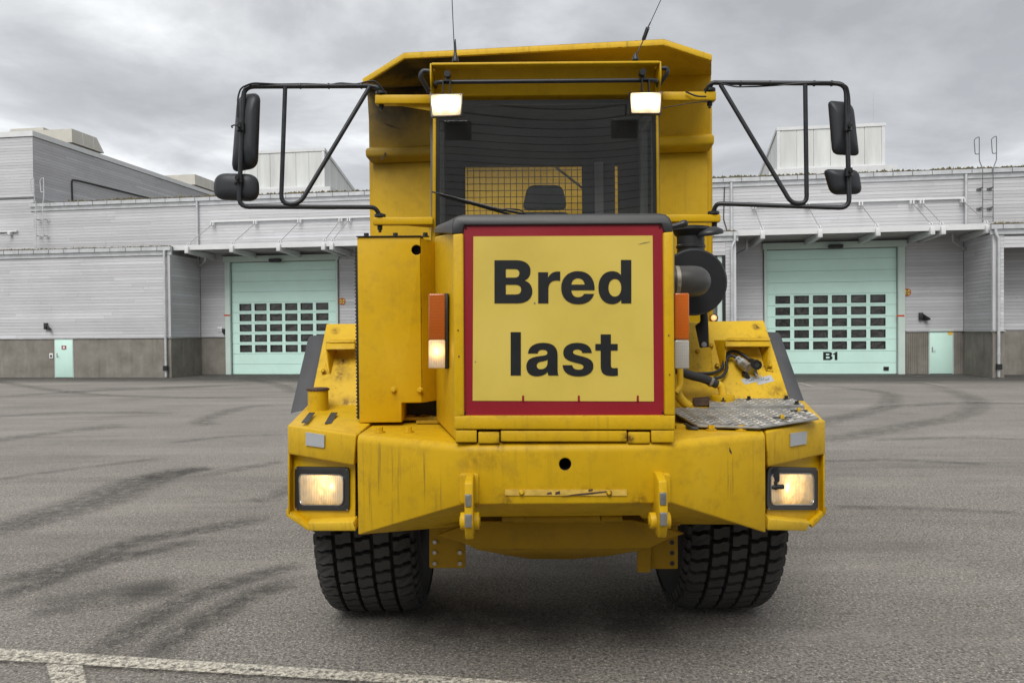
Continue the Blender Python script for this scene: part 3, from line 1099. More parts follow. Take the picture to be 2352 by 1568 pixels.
def moss_strip(root, u0, u1, v0, v1, z, n, hmax=0.10):
    rnd = random.Random(int(u0 * 10) + n)
    bm = NB()
    for i in range(n):
        u = rnd.uniform(u0, u1)
        v = rnd.uniform(v0, v1)
        s_ = rnd.uniform(0.03, 0.16)
        h = rnd.uniform(0.02, hmax) * (0.5 + 0.8 * max(0, noise.noise(V((u * 0.6, v, 0))) + 0.4))
        a = [V((u + s_ * math.cos(k * 1.26 + i), v + s_ * 0.6 * math.sin(k * 1.26 + i), z)) for k in range(5)]
        top = bm.verts.new((u + rnd.uniform(-.03, .03), v, z + h))
        vs = [bm.verts.new(p) for p in a]
        for k in range(5):
            bm.faces.new((vs[k], vs[(k + 1) % 5], top))
        if i % 9 == 0:
            for k in range(2):
                x0 = V((u + rnd.uniform(-.1, .1), v, z))
                tip = x0 + V((rnd.uniform(-.08, .08), rnd.uniform(-.05, .05), rnd.uniform(0.1, 0.32)))
                wv_ = [bm.verts.new(x0 - V((.004, 0, 0))), bm.verts.new(x0 + V((.004, 0, 0))), bm.verts.new(tip)]
                f = bm.faces.new(wv_)
                f.material_index = 1
    o = bp('moss', bm, ['moss', 'straw'], root)
    o['kind'] = 'stuff'
    return o


def pipe(root, pts, r=0.055, rad=0.12, name='downpipe', mat='zinc', shoe=True):
    """Round downpipe with collars and a dark leaf trap near its foot."""
    bm = NB()
    tube(bm, pts, r, 12, rad)
    lo = V(pts[-1])
    if shoe:
        for zc in (0.95, 2.1, 3.6):
            if V(pts[0]).z > zc + 0.5:
                cyl(bm, lo + V((0, 0, zc - lo.z - .04)), lo + V((0, 0, zc - lo.z + .04)), r * 1.18, n=12)
        box(bm, lo.x - r * 1.5, lo.x + r * 1.5, lo.y - r * 1.9, lo.y + r, 0.34, 0.56, 1)
    return bp(name, bm, [mat, 'window_frame'], root, smooth=50)


VW = -2.5                                         # front of the low annexes
uL = F(391, 700, VW)[0]
uM1 = F(1689, 700, VW)[0]
uR = F(2281, 700, VW)[0]
uM0 = uL + (uR - uM1)
uT = F(76, 400, 0)[0]
uEND = F(2560, 700, 0)[0]
uBEG = F(-330, 700, VW)[0]
zC = F(391, 773.5, VW)[1]                         # top of the concrete plinth
zWL = F(385, 567, VW)[1]                          # eaves of the left annex
zWR = 0.5 * (F(1689, 531, VW)[1] + F(2300, 518, VW)[1])
zW = 0.5 * (zWL + zWR)
zE = F(700, 449, 0)[1] * 0.5 + F(2000, 395, 0)[1] * 0.5   # eaves of the warehouse
print('FRAME uL %.2f uM0 %.2f uM1 %.2f uR %.2f uT %.2f zC %.2f zWL %.2f zWR %.2f zE %.2f %.2f' % (uL, uM0, uM1, uR, uT, zC, zWL, zWR, F(700, 449, 0)[1], F(2000, 395, 0)[1]))

# ---- the warehouse between the annexes
wh = broot('warehouse', uM0, 0.0, 'long low warehouse clad in weathered grey boards, with two mint green sectional doors under canopies', 'warehouse')
d1a, d1b = F(531, 730)[0], F(773, 730)[0]
d2a, d2b = F(1761, 730)[0], F(2061, 730)[0]
zD = 0.25 * (F(531, 603)[1] + F(773, 600)[1] + F(1761, 574)[1] + F(2061, 567.5)[1])
ua, ub = uT - 0.05, uEND
bm = NB()                                          # the wall behind the boards, with openings for the doors
for (x0, x1, z0, z1) in ((ua, uL + .3, 0, zE), (uL + .3, d1a, 0, zE), (d1a, d1b, zD, zE), (d1b, d2a, 0, zE), (d2a, d2b, zD, zE), (d2b, ub, 0, zE)):
    box(bm, x0, x1 , 0.03, 0.4, z0, z1)
bp('wall', bm, 'backing', wh)
zcan = F(2000, 522, -2.2)[1] * .5 + F(620, 559, -2.2)[1] * .5
print('zcan', F(2000, 522, -2.2)[1], F(620, 559, -2.2)[1], 'zD', zD, F(531, 603)[1], F(2061, 567.5)[1], 'zrail', F(2100, 459)[1], F(650, 507)[1])
lo_ = zcan - 0.35
planks(wh, ua, ub, zcan + 0.22, zE - 0.34, 0.03, lmin=5.0, lmax=7.6)
for (x0, x1) in ((uL, d1a - 0.30), (d1b + 0.16, uM0), (uM1, d2a - 0.16), (d2b + 0.32, uR)):
    planks(wh, x0, x1, zC, zcan - 0.12, 0.03, lmin=6, lmax=9)
for (x0, x1) in ((d1a - .30, d1b + .16), (d2a - .16, d2b + .32)):
    planks(wh, x0, x1, zD + 0.34, zcan - 0.12, 0.03, lmin=9, lmax=9)
# plinth
for k, (x0, x1) in enumerate(((uL, d1a - .29), (d1b + .17, uM0), (uM1, d2a - .17), (d2b + .33, uR))):
    bm = NB()
    if k == 3:                                     # cast with a ribbed face
        p0, p1 = F(2135, 800)[0], F(2187, 800)[0]
        for (q0, q1) in ((x0, p0 - .04), (p1 + .04, x1)):
            if q0 > x0:
                bp('plinth', bm, 'concrete', wh)
                bm = NB()
            box(bm, q0, q1, -0.02, 0.2, 0, zC - 0.05)
            q = q0 + 0.02
            while q < q1 - 0.04:
                box(bm, q, q + 0.04, -0.045, -0.015, 0, zC - 0.05)
                q += 0.085
    else:
        box(bm, x0, x1, -0.03, 0.2, 0, zC - 0.05)
    bp('plinth', bm, 'concrete', wh)
    bm = NB()
    box(bm, x0, x1, -0.075, 0.03, zC - 0.049, zC - 0.012)
    bp('drip_flashing', bm, 'zinc', wh)
# roof, gutter, moss
gutter(wh, ua - 0.1, ub, 0.0, zE)
bm = NB()
prism(bm, [(ua, -0.1, zE - .02), (ub, -0.1, zE - .02), (ub, 22, zE + .55), (ua, 22, zE + .55)], (0, 0, .06))
bp('roof', bm, 'roof_felt', wh)
moss_strip(wh, ua + 2, ub, -0.08, 0.5, zE + 0.03, 2600, 0.16)


def sectional_door(root, x0, x1, zt, big_frame_left, label):
    """Eleven panels; five rows of six windows; mint."""
    bm = NB()
    fl, fr = (0.26, 0.10) if big_frame_left else (0.11, 0.28)
    box(bm, x0 - fl, x0 - .01, -0.10, 0.28, 0, zt + .02)
    box(bm, x1 + .01, x1 + fr, -0.10, 0.28, 0, zt + .02)
    box(bm, x0 - fl - .06, x1 + fr + .06, -0.12, 0.3, zt + .025, zt + 0.30)
    box(bm, x0 - fl - .10, x1 + fr + .10, -0.16, 0.3, zt + .305, zt + 0.335, 1)
    door = bp('sectional_door', bm, ['mint_frame', 'window_frame'], root, label=label)
    n = 11
    ph = zt / (n - 0.15)
    W_ = x1 - x0
    edges = [0.015] + [ph * k for k in range(1, n)] + [zt]
    for k in range(n):
        za, zb = edges[k], edges[k + 1]
        bm = NB()
        wz0, wz1 = za + ph * 0.18, za + ph * 0.86
        if 2 <= k <= 6:
            xs = [x0]
            for j in range(6):
                w0 = x0 + W_ * (0.072 + 0.1462 * j)
                xs += [w0, w0 + W_ * 0.1145]
            xs.append(x1)
            for j in range(7):
                box(bm, xs[2 * j], xs[2 * j + 1], 0.10, 0.15, za + .006, zb - .006)
            for j in range(6):
                box(bm, xs[2 * j + 1], xs[2 * j + 2], 0.10, 0.15, za + .006, wz0)
                box(bm, xs[2 * j + 1], xs[2 * j + 2], 0.10, 0.15, wz1, zb - .006)
        else:
            box(bm, x0, x1, 0.10, 0.15, za + .006, zb - .006)
        sub('panel', bm, 'mint', root, door)
        if 2 <= k <= 6:
            for j in range(6):
                w0 = x0 + W_ * (0.072 + 0.1462 * j)
                w1 = w0 + W_ * 0.1145
                bm = NB()
                f_ = 0.035
                box(bm, w0, w1, 0.085, 0.14, wz0, wz0 + f_)
                box(bm, w0, w1, 0.085, 0.14, wz1 - f_, wz1)
                box(bm, w0, w0 + f_, 0.085, 0.14, wz0 + f_, wz1 - f_)
                box(bm, w1 - f_, w1, 0.085, 0.14, wz0 + f_, wz1 - f_)
                a_ = random.uniform(-.004, .004)
                prism(bm, [(w0 + f_, 0.12 + a_, wz0 + f_), (w1 - f_, 0.12 - a_, wz0 + f_), (w1 - f_, 0.12 + a_, wz1 - f_), (w0 + f_, 0.12 - a_, wz1 - f_)], (0, .008, 0), 1)
                sub('window', bm, ['window_frame', 'pane_dark'], root, door)
    bm = NB()
    box(bm, x0, x1, 0.152, 0.2, 0.0, zt, 0)
    sub('door_core', bm, 'mint_frame', root, door)
    bm = NB()
    box(bm, x0, x1, 0.09, 0.15, 0.0, 0.02)
    sub('bottom_seal', bm, 'window_frame', root, door)
    return door, ph


dr1, _ = sectional_door(wh, d1a, d1b, zD, True, 'mint sectional door without lettering')
dr2, ph_ = sectional_door(wh, d2a, d2b, zD, False, 'mint sectional door lettered B1')

# B1 on the second door
B_PATH = 'M 387 352 L 525 352 C 575 352 610 378 610 415 C 610 445 598 465 572 476 C 605 487 621 512 621 543 C 621 590 583 617 530 617 L 387 617 Z ' \
         'M 457 405 L 512 405 C 532 405 541 415 541 431 C 541 449 532 459 512 459 L 457 459 Z ' \
         'M 457 502 L 516 502 C 540 502 552 513 552 533 C 552 553 540 563 516 563 L 457 563 Z'
ONE = 'M 690 352 L 740 352 L 740 617 L 672 617 L 672 440 L 632 440 L 632 398 C 668 396 684 380 690 352 Z'
bx0, bz0 = F(1892, 827)
bx1, bz1 = F(1925, 808)


def b1_map(x, y):
    return V((bx0 + (x - 387) / (740 - 387) * (bx1 - bx0) - wh['_c'][0], 0.096, bz0 + (617 - y) / 265.0 * (bz1 - bz0)))


o = curve_mesh('lettering', path2d(B_PATH) + path2d(ONE), 'letter_black', dr2, b1_map)
bm = NB()
kx, kz = F(2031, 850.5)
kx1, kz1 = F(2043, 842)
box(bm, kx, kx1, 0.07, 0.11, kz, kz1)
box(bm, kx + .02, kx1 - .02, 0.062, 0.075, kz1 - .06, kz1 - .03)
sub('pull_handle', bm, 'window_frame', wh, dr2)
for (dd, px, py) in ((dr1, 524, 724), (dr2, 2066, 725)):
    uu, zz_ = F(px, py)
    bm = NB()
    box(bm, uu - .16, uu + .16, -0.112, -0.098, zz_ - .035, zz_ + .035)
    sub('warning_tape', bm, 'sign_orange', wh, dd)


def canopy(root, u0, u1, fronts, clamps, label):
    vf = -2.2
    zt = zcan
    bm = NB()                                       # lip and deck
    box(bm, u0, u1, vf, vf + 0.07, zt - .20, zt + .02)
    box(bm, u0, u1, vf + 0.071, -0.06, zt - .06, zt - .01)
    can = bp('canopy', bm, ['white_metal'], root, label=label)
    bm = NB()
    for k in range(5):
        v_ = vf + 0.30 + k * 0.42
        box(bm, u0 + .05, u1 - .05, v_, v_ + 0.07, zt - .17, zt - .062)
    sub('purlin', bm, 'canopy_under', root, can)
    can.children[-1]['kind'] = 'stuff'
    bm = NB()
    box(bm, u0 + .2, u1 - .2, -0.075, -0.035, zt - .01, zt + .26)
    sub('flashing', bm, 'cream_metal', root, can)
    for u in fronts:
        bm = NB()
        prism(bm, [(u - .085, vf - .13, zt - .05), (u - .085, vf - .13, zt - .36), (u - .085, -0.03, zt - .44), (u - .085, -.03, zt - .18), (u - .085, vf + .1, zt - .18), (u - .085, vf + 0.06, zt - .05)], (.17, 0, 0))
        prism(bm, [(u - .06, vf - .02, zt + .022), (u - .06, vf + .22, zt + .022), (u - .06, vf + .1, zt + .15)], (.03, 0, 0))
        prism(bm, [(u + .03, vf - .02, zt + .022), (u + .03, vf + .22, zt + .022), (u + .03, vf + .1, zt + .15)], (.03, 0, 0))
        sub('bracket', bm, 'white_metal', root, can, bevel=0.006)
    zr = 0.5 * (F(2100, 459)[1] + F(650, 507)[1])
    bm = NB()
    box(bm, min(clamps) - .1, max(clamps) + .1, -0.12, -0.04, zr - .01, zr + .07)
    sub('rail', bm, 'white_metal', root, can)
    for uf, uc_ in zip(fronts, clamps):
        bm = NB()
        box(bm, uc_ - .08, uc_ - .03, -0.22, -0.02, zr - .17, zr - .015)
        box(bm, uc_ + .03, uc_ + .08, -0.22, -0.02, zr - .17, zr - .015)
        cyl(bm, (uc_, -.16, zr - .12), (uf, vf + .1, zt + .10), 0.017, n=8, mi=1)
        sub('tie_rod', bm, ['white_metal', 'steel'], root, can)
    return can


def UF(x, v=-2.3):
    return F(x, 550, v)[0]


fr2 = [UF(x) for x in (1752, 1884, 2017, 2142, 2167, 2270)]
cl2 = [F(x, 465)[0] for x in (1731, 1853, 1974, 2091, 2113.5, 2208)]
off2 = [a - b for a, b in zip(cl2, fr2)]
fr1 = [UF(x) for x in (428, 531, 639, 742, 761)]
fr1 += [fr1[4] + (fr2[5] - fr2[4]) * 1.0]
cl1 = [F(x, 508)[0] for x in (492, 590, 691, 785, 804)]
cl1 += [fr1[5] + (cl1[4] - fr1[4])]
canopy(wh, uL - 0.15, uM0 + 0.1, fr1, cl1, 'white canopy over the unlettered door')
canopy(wh, uM1 - 0.1, uR - 0.02, fr2, cl2, 'white canopy over the door lettered B1')


def at(x, y, v):
    u, z = F(x, y, v)
    return (u, v, z)


u_, z_ = F(449, 465, -.12)
ub_ = F(455, 660, -.12)[0]
pipe(wh, [(ub_, -.12, zE - .2), (ub_, -.12, 0.05)])
ud_ = F(2219, 660, -.12)[0]
pipe(wh, [(ud_, -.12, zE - .2), (ud_, -.12, 0.05)])
um_ = F(1680, 470, -.12)[0]
pipe(wh, [(um_, -.12, zE - .2), (um_, -.12, zW + .1)], shoe=False)
for (pts) in (((471, 588), (471, 599), (456, 614)), ((2188, 537), (2188, 553), (2218, 574)), ((1715, 549), (1715, 572), (1692, 583))):
    q = [at(pts[0][0], pts[0][1], -0.9), at(pts[1][0], pts[1][1], -0.9), at(pts[2][0], pts[2][1], -0.15)]
    pipe(wh, q, r=0.045, rad=0.1, shoe=False)
# side door to the right of B1
p0, p1 = F(2135, 800)[0], F(2187, 800)[0]
zp = F(2160, 759)[1]


def ped_door(root, p0, p1, zp, v, label, handle_left=True):
    bm = NB()
    box(bm, p0, p1, v, v + .05, 0.03, zp)
    d = bp('side_door', bm, 'mint', root, bevel=0.004, label=label)
    hx = p0 + .10 if handle_left else p1 - .10
    bm = NB()
    box(bm, hx - .025, hx + .025, v - .012, v, 0.95, 1.16)
    tube(bm, [(hx, v - .01, 1.02), (hx, v - .06, 1.02), (hx + (.12 if handle_left else -.12), v - .06, 1.02)], 0.010, 8, 0.02)
    sub('handle', bm, 'steel', root, d, smooth=50)
    bm = NB()
    for (a, b_) in ((p0 - .045, p0 - .006), (p1 + .006, p1 + .045)):
        box(bm, a, b_, v + .005, v + .06, 0, zp + .05)
    box(bm, p0 - .045, p1 + .045, v + .005, v + .06, zp + .006, zp + .045)
    sub('door_frame', bm, 'mint_frame', root, d)
    return d


dd = ped_door(wh, p0, p1, zp, -0.03, 'mint steel side door with small yellow notice')
bm = NB()
nu, nz = F(2182, 762.5)
box(bm, nu - .10, nu + .10, -0.036, -0.031, nz - .12, nz + .07)
sub('notice', bm, 'sign_yellow', wh, dd)
print('planks on warehouse', sum(1 for c_ in wh.children if c_.name.startswith('plank')))


# ---- annexes
def annex(name, u0, u1, zt, label, openings=(), sides=(), inner_v=None):
    r_ = broot(name, (u0 + u1) / 2, VW, label, 'building', 'low annexes along the warehouse front')
    segs = []
    p = u0
    for (o0, o1, oz) in openings:
        segs.append((p, o0, 0))
        segs.append((o0, o1, oz))
        p = o1
    segs.append((p, u1, 0))
    bm = NB()
    for (a, b_, z0) in segs:
        if b_ > a:
            box(bm, a + (.035 if a == u0 and -1 in sides else 0), b_ - (.035 if b_ == u1 and 1 in sides else 0), VW + .03, VW + .28, z0, zt - .02)
    if u0 > uBEG + 1 or True:
        for sd_ in sides:
            if sd_ > 0:
                box(bm, u1 - .25, u1 - .03, VW + .281, -0.01, 0, zt - .02)
            else:
                box(bm, u0 + .03, u0 + .25, VW + .281, -0.01, 0, zt - .02)
    bp('wall', bm, 'backing', r_)
    zb = zt - .38
    for (a, b_, z0) in segs:
        if b_ - a < 0.03:
            continue
        planks(r_, a, b_, max(z0, zC), zb, VW + .03, lmin=4.2, lmax=7.5)
        if z0 == 0:
            bm = NB()
            box(bm, a, b_, VW - .03, VW + .1, 0, zC - .05)
            bp('plinth', bm, 'concrete', r_)
            bm = NB()
            box(bm, a - .02, b_ + .02, VW - .08, VW + .03, zC - .049, zC - .012)
            bp('drip_flashing', bm, 'zinc', r_)
    for sd_ in sides:
        uu = u1 if sd_ > 0 else u0
        planks(r_, VW + .04, -0.02, zC, zb + .1, uu - sd_ * .03, axis='v', side=sd_, lmin=3, lmax=3)
        bm = NB()
        box(bm, uu - (.1 if sd_ > 0 else -.03), uu + (.03 if sd_ > 0 else .1) - (0 if sd_ > 0 else .13), VW - .03, -0.03, 0, zC - .052) if False else None
        x0_, x1_ = (uu - .02, uu + .03) if sd_ > 0 else (uu - .03, uu + .02)
        box(bm, x0_, x1_, VW - .028, -0.035, 0, zC - .052)
        bp('plinth', bm, 'concrete', r_)
        bm = NB()
        x0_, x1_ = (uu - .02, uu + .075) if sd_ > 0 else (uu - .075, uu + .02)
        box(bm, x0_, x1_, VW - .02, -0.04, zC - .050, zC - .013)
        bp('drip_flashing', bm, 'zinc', r_)
        bm = NB()
        x0_, x1_ = (uu - .10, uu + .032) if sd_ > 0 else (uu - .032, uu + .10)
        box(bm, x0_, x1_, VW - .034, VW + .10, zC, zb)
        bp('corner_board', bm, 'plank_wood', r_)
    gutter(r_, u0 - (.12 if -1 in sides else 0), u1 + (.12 if 1 in sides else 0), VW, zt)
    bm = NB()
    box(bm, u0, u1, VW - .1, -0.02, zt - .019, zt + .03)
    bp('roof', bm, 'roof_felt', r_)
    moss_strip(r_, u0, u1, VW - .05, VW + .5, zt + .031, 900 if u1 - u0 > 8 else 300, 0.08)
    return r_


e0, e1 = F(129, 820, VW)[0], F(168, 820, VW)[0]
zpl = F(150, 780, VW)[1]
axL = annex('annex', uBEG, uL, zWL, 'low grey boarded annex with concrete plinth and narrow mint door at its foot', openings=[], sides=(1,))
dl = ped_door(axL, e0, e1, min(zpl, zC - .06), VW - .055, 'narrow mint steel door with red notice')
nu, nz = F(149, 798, VW)
bm = NB()
box(bm, nu - .12, nu + .12, VW - .063, VW - .057, nz - .09, nz + .09)
box(bm, nu - .09, nu + .09, VW - .067, VW - .0635, nz - .05, nz - .02, 1)
cyl(bm, (nu, VW - .0635, nz + .02), (nu, VW - .067, nz + .02), .045, n=12, mi=1)
sub('notice', bm, ['sign_red', 'white_plate'], axL, dl)
ua_ = F(379, 700, VW - .15)[0]
pipe(axL, [(ua_, VW - .15, zWL - .18), (ua_, VW - .15, 0.05)])

mo0, mo1 = F(1560, 700, VW)[0], F(1667, 700, VW)[0]
zo = F(1660, 586, VW)[1]
axM = annex('annex', uM0, uM1, zWR, 'low grey boarded annex half hidden behind the yellow truck', openings=[(mo0, mo1, zo)], sides=(-1, 1))
bm = NB()
box(bm, mo0, mo1 - .05, VW + .45, VW + .5, 0, zo)
bp('sectional_door', bm, 'grey_trim', axM)
q0, q1 = F(1649, 700, VW)[0], F(1663, 700, VW)[0]
bm = NB()
box(bm, q0, q1 - .06, VW + .1, VW + .3, 0, zo - .02)
bp('door_frame', bm, 'mint_frame', axM)
bm = NB()
box(bm, q1 - .058, mo1 - .002, VW + .02, VW + .3, 0, zo - .002)
bp('jamb', bm, 'window_frame', axM)
um2 = F(1681, 640, VW - .15)[0]
u5 = F(1688, 545, VW - .15)[0]
pipe(axM, [(u5, VW - .15, zWR - .18), (u5, VW - .15, zWR - .38), (um2, VW - .15, zWR - .62), (um2, VW - .15, 0.05)], rad=.12)

ro0 = F(2306, 700, VW)[0]
zro = F(2330, 568, VW)[1]
axR = annex('annex', uR, uEND + 3, zWR, 'low grey boarded annex with open carport bay at the picture edge', openings=[(ro0, uEND + 2.5, zro)], sides=(-1,))
planks(axR, uR + .27, uEND + 3, zC, zWR - .1, -0.55, lmin=9, lmax=9)
bm = NB()
box(bm, uR + .26, uEND + 3, -0.60, -0.4, 0, zC - .05)
bp('plinth', bm, 'concrete', axR)
bm = NB()
box(bm, uR + .26, uEND + 3, -0.549, -0.35, zC - .05, zWR - .03)
box(bm, ro0 - .32, ro0 - .1, VW + .29, -0.56, 0, zWR - .03)
bp('wall', bm, 'backing', axR)
ue_ = F(2294, 700, VW - .15)[0]
u5 = F(2287, 530, VW - .15)[0]
pipe(axR, [(u5, VW - .15, zWR - .18), (u5, VW - .15, zWR - .34), (ue_, VW - .15, zWR - .55), (ue_, VW - .15, 0.05)], rad=.12)

# ---- tall hall at the left
th_ = broot('tall_hall', uT - 3, 0.0, 'tall grey boarded hall whose side wall runs away behind the annex', 'building')
zT = F(75, 313, 0)[1]
zTf = F(75, 301, 0)[1]
zLed = F(60, 454, 0)[1]
print('tall', zT, zTf, zLed)
VB = 34.0
uTL = F(-330, 400, 0)[0]
bm = NB()
box(bm, uTL, uT - .03, 0.03, 0.3, 0, zT)
box(bm, uT - .33, uT - .03, 0.301, VB, 0, zT)
bp('wall', bm, 'backing', th_)
planks(th_, uTL, uT, zWL + .1, zLed - .06, 0.03, lmin=6, lmax=9)
planks(th_, uTL, uT, zLed + .05, zT - .02, 0.03, lmin=6, lmax=9)
planks(th_, 0.04, VB, zE + .05, zT - .02, uT - .03, axis='v', side=1, lmin=4.5, lmax=8.0)
bm = NB()
box(bm, uTL, uT + .02, -0.03, 0.03, zLed - .05, zLed + .04)
bp('ledge', bm, 'grey_trim', th_)
bm = NB()
box(bm, uTL, uT + .06, -0.06, 0.3, zT, zTf)
box(bm, uT - .3, uT + .06, 0.301, VB, zT, zTf)
bp('fascia', bm, 'white_metal', th_)
bm = NB()
box(bm, uTL, uT - .32, 0.31, VB, zT + .02, zT + .08)
bp('roof', bm, 'roof_felt', th_)


ru, rz = F(42, 531)
bm = NB()
box(bm, uTL, ru, -.11, -.04, rz - .04, rz + .04)
cyl(bm, (F(27, 540)[0], -.15, rz - .12), (F(27, 540)[0] - 1.6, -2.0, zcan + .1), .017, n=8)
box(bm, F(27, 540)[0] - .07, F(27, 540)[0] + .07, -.2, -.02, rz - .20, rz - .045)
o = bp('tie_rail', bm, 'white_metal', th_)
# roof vents on it
def S_(x, y, us):                                  # pixel to the side wall u = us
    d = ray(x, y)
    t = ((FO + UX * us) - CAM).dot(UX) / d.dot(UX)
    p = CAM + d * t - FO
    return (us, p.dot(UY), p.z)


def roof_vent(px, py_top, py_bot, v, px_end, wd, label):
    cu_, zt = F(px, py_top, v)
    ln = S_(px_end, 400, cu_)[1] - v
    _, zb_ = F(px, py_bot, v)
    r_ = broot('roof_vent', cu_ - wd / 2, v + ln / 2, label, 'roof vent', 'roof vents on the tall hall')
    c = 0.30 * (zt - zb_)
    bm = NB()
    prism(bm, [(cu_ - wd, v, zb_), (cu_, v, zb_), (cu_, v + ln, zb_), (cu_ - wd, v + ln, zb_), ][::1], (0, 0, 0.02))
    loft(bm, [[(cu_ - wd, v, zb_ + .02), (cu_, v, zb_ + .02), (cu_, v + ln, zb_ + .02), (cu_ - wd, v + ln, zb_ + .02)],
              [(cu_ - wd + c * 1.2, v + c * .15, zt), (cu_ - .05, v + c * .15, zt), (cu_ - .05, v + ln - c * 2.4, zt), (cu_ - wd + c * 1.2, v + ln - c * 2.4, zt)]])
    bp('hood', bm, 'cream_metal', r_)
    bm = NB()
    box(bm, cu_ - wd + .4, cu_ - .4, v + .4, v + ln - .4, zT + .05, zb_)
    bp('curb', bm, 'door_dark', r_)  # dark box stands in for the shadow gap under the hood
    for k in (0.34, 0.67):
        bm = NB()
        vv = v + ln * k
        prism(bm, [(cu_ + .004, vv - .03, zb_ + .02), (cu_ - .046, vv - .03, zt - .02), (cu_ - .046, vv + .03, zt - .02), (cu_ + .004, vv + .03, zb_ + .02)], (0.012, 0, 0))
        bp('seam', bm, 'white_metal', r_)
    return r_


roof_vent(165, 295, 327, 7.0, 240, 6.0, 'large cream metal roof vent nearest the hall corner')
roof_vent(448, 400, 424, 24.0, 500, 6.5, 'smaller looking cream metal roof vent far along the hall roof')


roof_vent(100, 292.5, 312, 16.0, 128, 3.0, 'low far cream roof vent peeping over the front edge')


# ---- rooflights on the warehouse
def rooflight(xl, xr, yt_l, yt_r, yb, v, depth, label):
    uv0, uv1 = F(xl, 360, v)[0], F(xr, 360, v)[0]
    zt = 0.5 * (F(xl, yt_l, v)[1] + F(xr, yt_r, v)[1])
    zb_ = F(0.5 * (xl + xr), yb, v)[1]
    r_ = broot('rooflight', (uv0 + uv1) / 2, v, label, 'rooflight', 'translucent rooflights on the warehouse roof')
    n = 6
    bm = NB()
    prism(bm, [(uv0 + .08, v + .06, zb_), (uv0 + .08, v + .06, zt - .05), (uv0 + .08, v + depth - .06, zb_)], (uv1 - uv0 - .16, 0, 0))
    bp('core', bm, 'polycarbonate', r_)
    for k in range(n):
        a, b_ = uv0 + .12 + (uv1 - uv0 - .24) * k / n, uv0 + .12 + (uv1 - uv0 - .24) * (k + 1) / n
        bm = NB()
        box(bm, a + .008, b_ - .008, v + .02, v + .055, zb_ + .1, zt - .12)
        bp('panel', bm, 'polycarbonate', r_)
    for uu in (uv0, uv1 - .04):
        bm = NB()
        prism(bm, [(uu, v + .14, zb_ + .08), (uu, v + .14, zt - .16), (uu, v + depth - .4, zb_ + .08)], (.04, 0, 0))
        bp('side_panel', bm, 'polycarbonate', r_)
    bm = NB()
    t_ = .12
    box(bm, uv0 - .02, uv0 + t_, v, v + .12, zb_ + .1, zt - .12)
    box(bm, uv1 - t_, uv1 + .02, v, v + .12, zb_ + .1, zt - .12)
    box(bm, uv0 - .05, uv1 + .05, v - .02, v + .14, zt - .12, zt + .03)
    box(bm, uv0 - .02, uv1 + .02, v - .01, v + .13, zb_ - .02, zb_ + .1)
    for uu in (uv0 - .05, uv1 - .03):
        prism(bm, [(uu, v + .12, zt - .13), (uu, v + .12, zt + .03), (uu, v + depth + .1, zb_ + .10), (uu, v + depth - .3, zb_ + .02)], (.08, 0, 0))
    bp('frame', bm, 'white_metal', r_)
    bm = NB()
    box(bm, uv0 - .45, uv1 + .45, v - .3, v + depth, zE - .1, zb_ - .02)
    bp('curb', bm, 'white_metal', r_)
    return r_


rooflight(556, 744, 352, 339, 434, 3.0, 6.5, 'translucent rooflight beside the mirror with the rounded shell')
rooflight(1786, 2032, 300, 278, 386, 3.0, 6.5, 'larger looking translucent rooflight above the door lettered B1')
bm = NB()
mu, mz0 = F(2006, 279, 4.0)
_, mz1 = F(2006, 212, 4.0)
o = broot('antenna_mast', mu, 4.0, 'thin vertical mast standing behind the rooflight', 'mast')
cyl(bm, (mu, 4.0, zE), (mu, 4.0, mz1), 0.016, n=6)
bp('pole', bm, 'zinc', o)
bm = NB()
box(bm, mu - .12, mu + .12, 3.88, 4.12, zE + .1, zE + .45)
bp('foot', bm, 'zinc', o)


# ---- ladders
def ladder(x0, x1, yb, yt, v, flare, label, mt='zinc', rr=.022):
    ua, zb_ = F(x0, yb, v)
    ub_, _ = F(x1, yb, v)
    zt = F(x0, yt, v)[1]
    r_ = broot('ladder', (ua + ub_) / 2, v, label, 'ladder', 'steel roof ladders')
    zf = zb_ + (zt - zb_) * 0.62
    for s_, u in ((-1, ua), (1, ub_)):
        bm = NB()
        uo = u + s_ * flare
        tube(bm, [(u, v, zb_), (u, v, zf), (uo, v, zf + .35), (uo, v, zt), (uo - .20, v, zt - .12), (uo - .16, v, zt - .75), (uo, v, zt - .72)], rr, 8, 0.08, 4)
        bp('stile', bm, mt, r_, smooth=50)
    z = zb_ + .2
    while z < zf + .05:
        bm = NB()
        cyl(bm, (ua, v, z), (ub_, v, z), 0.014, n=6)
        bp('rung', bm, mt, r_)
        z += 0.36
    for k in (0.18, 0.55):
        for u in (ua, ub_):
            z = zb_ + (zf - zb_) * (k + .1)
            bm = NB()
            box(bm, u - .02, u + .02, v + .015, -0.005, z - .02, z + .02)
            box(bm, u - .10, u + .10, -0.02, -0.002, z - .09, z + .02)
            bp('wall_bracket', bm, mt, r_)
    return r_


ladder(83.5, 100, 569, 408, -0.32, 0.07, 'thin grey steel ladder at the corner of the tall hall', 'plank_wood', .018)
ladder(2257, 2281, 510, 313, -0.32, 0.13, 'steel roof ladder with flared hoops rising above the eaves', 'grey_trim', .018)


# ---- small things fixed on the walls
def small_root(name, x, y, v, label, cat, group=None):
    u, z = F(x, y, v)
    o = broot(name, u, v, label, cat, group)
    return o, u, z


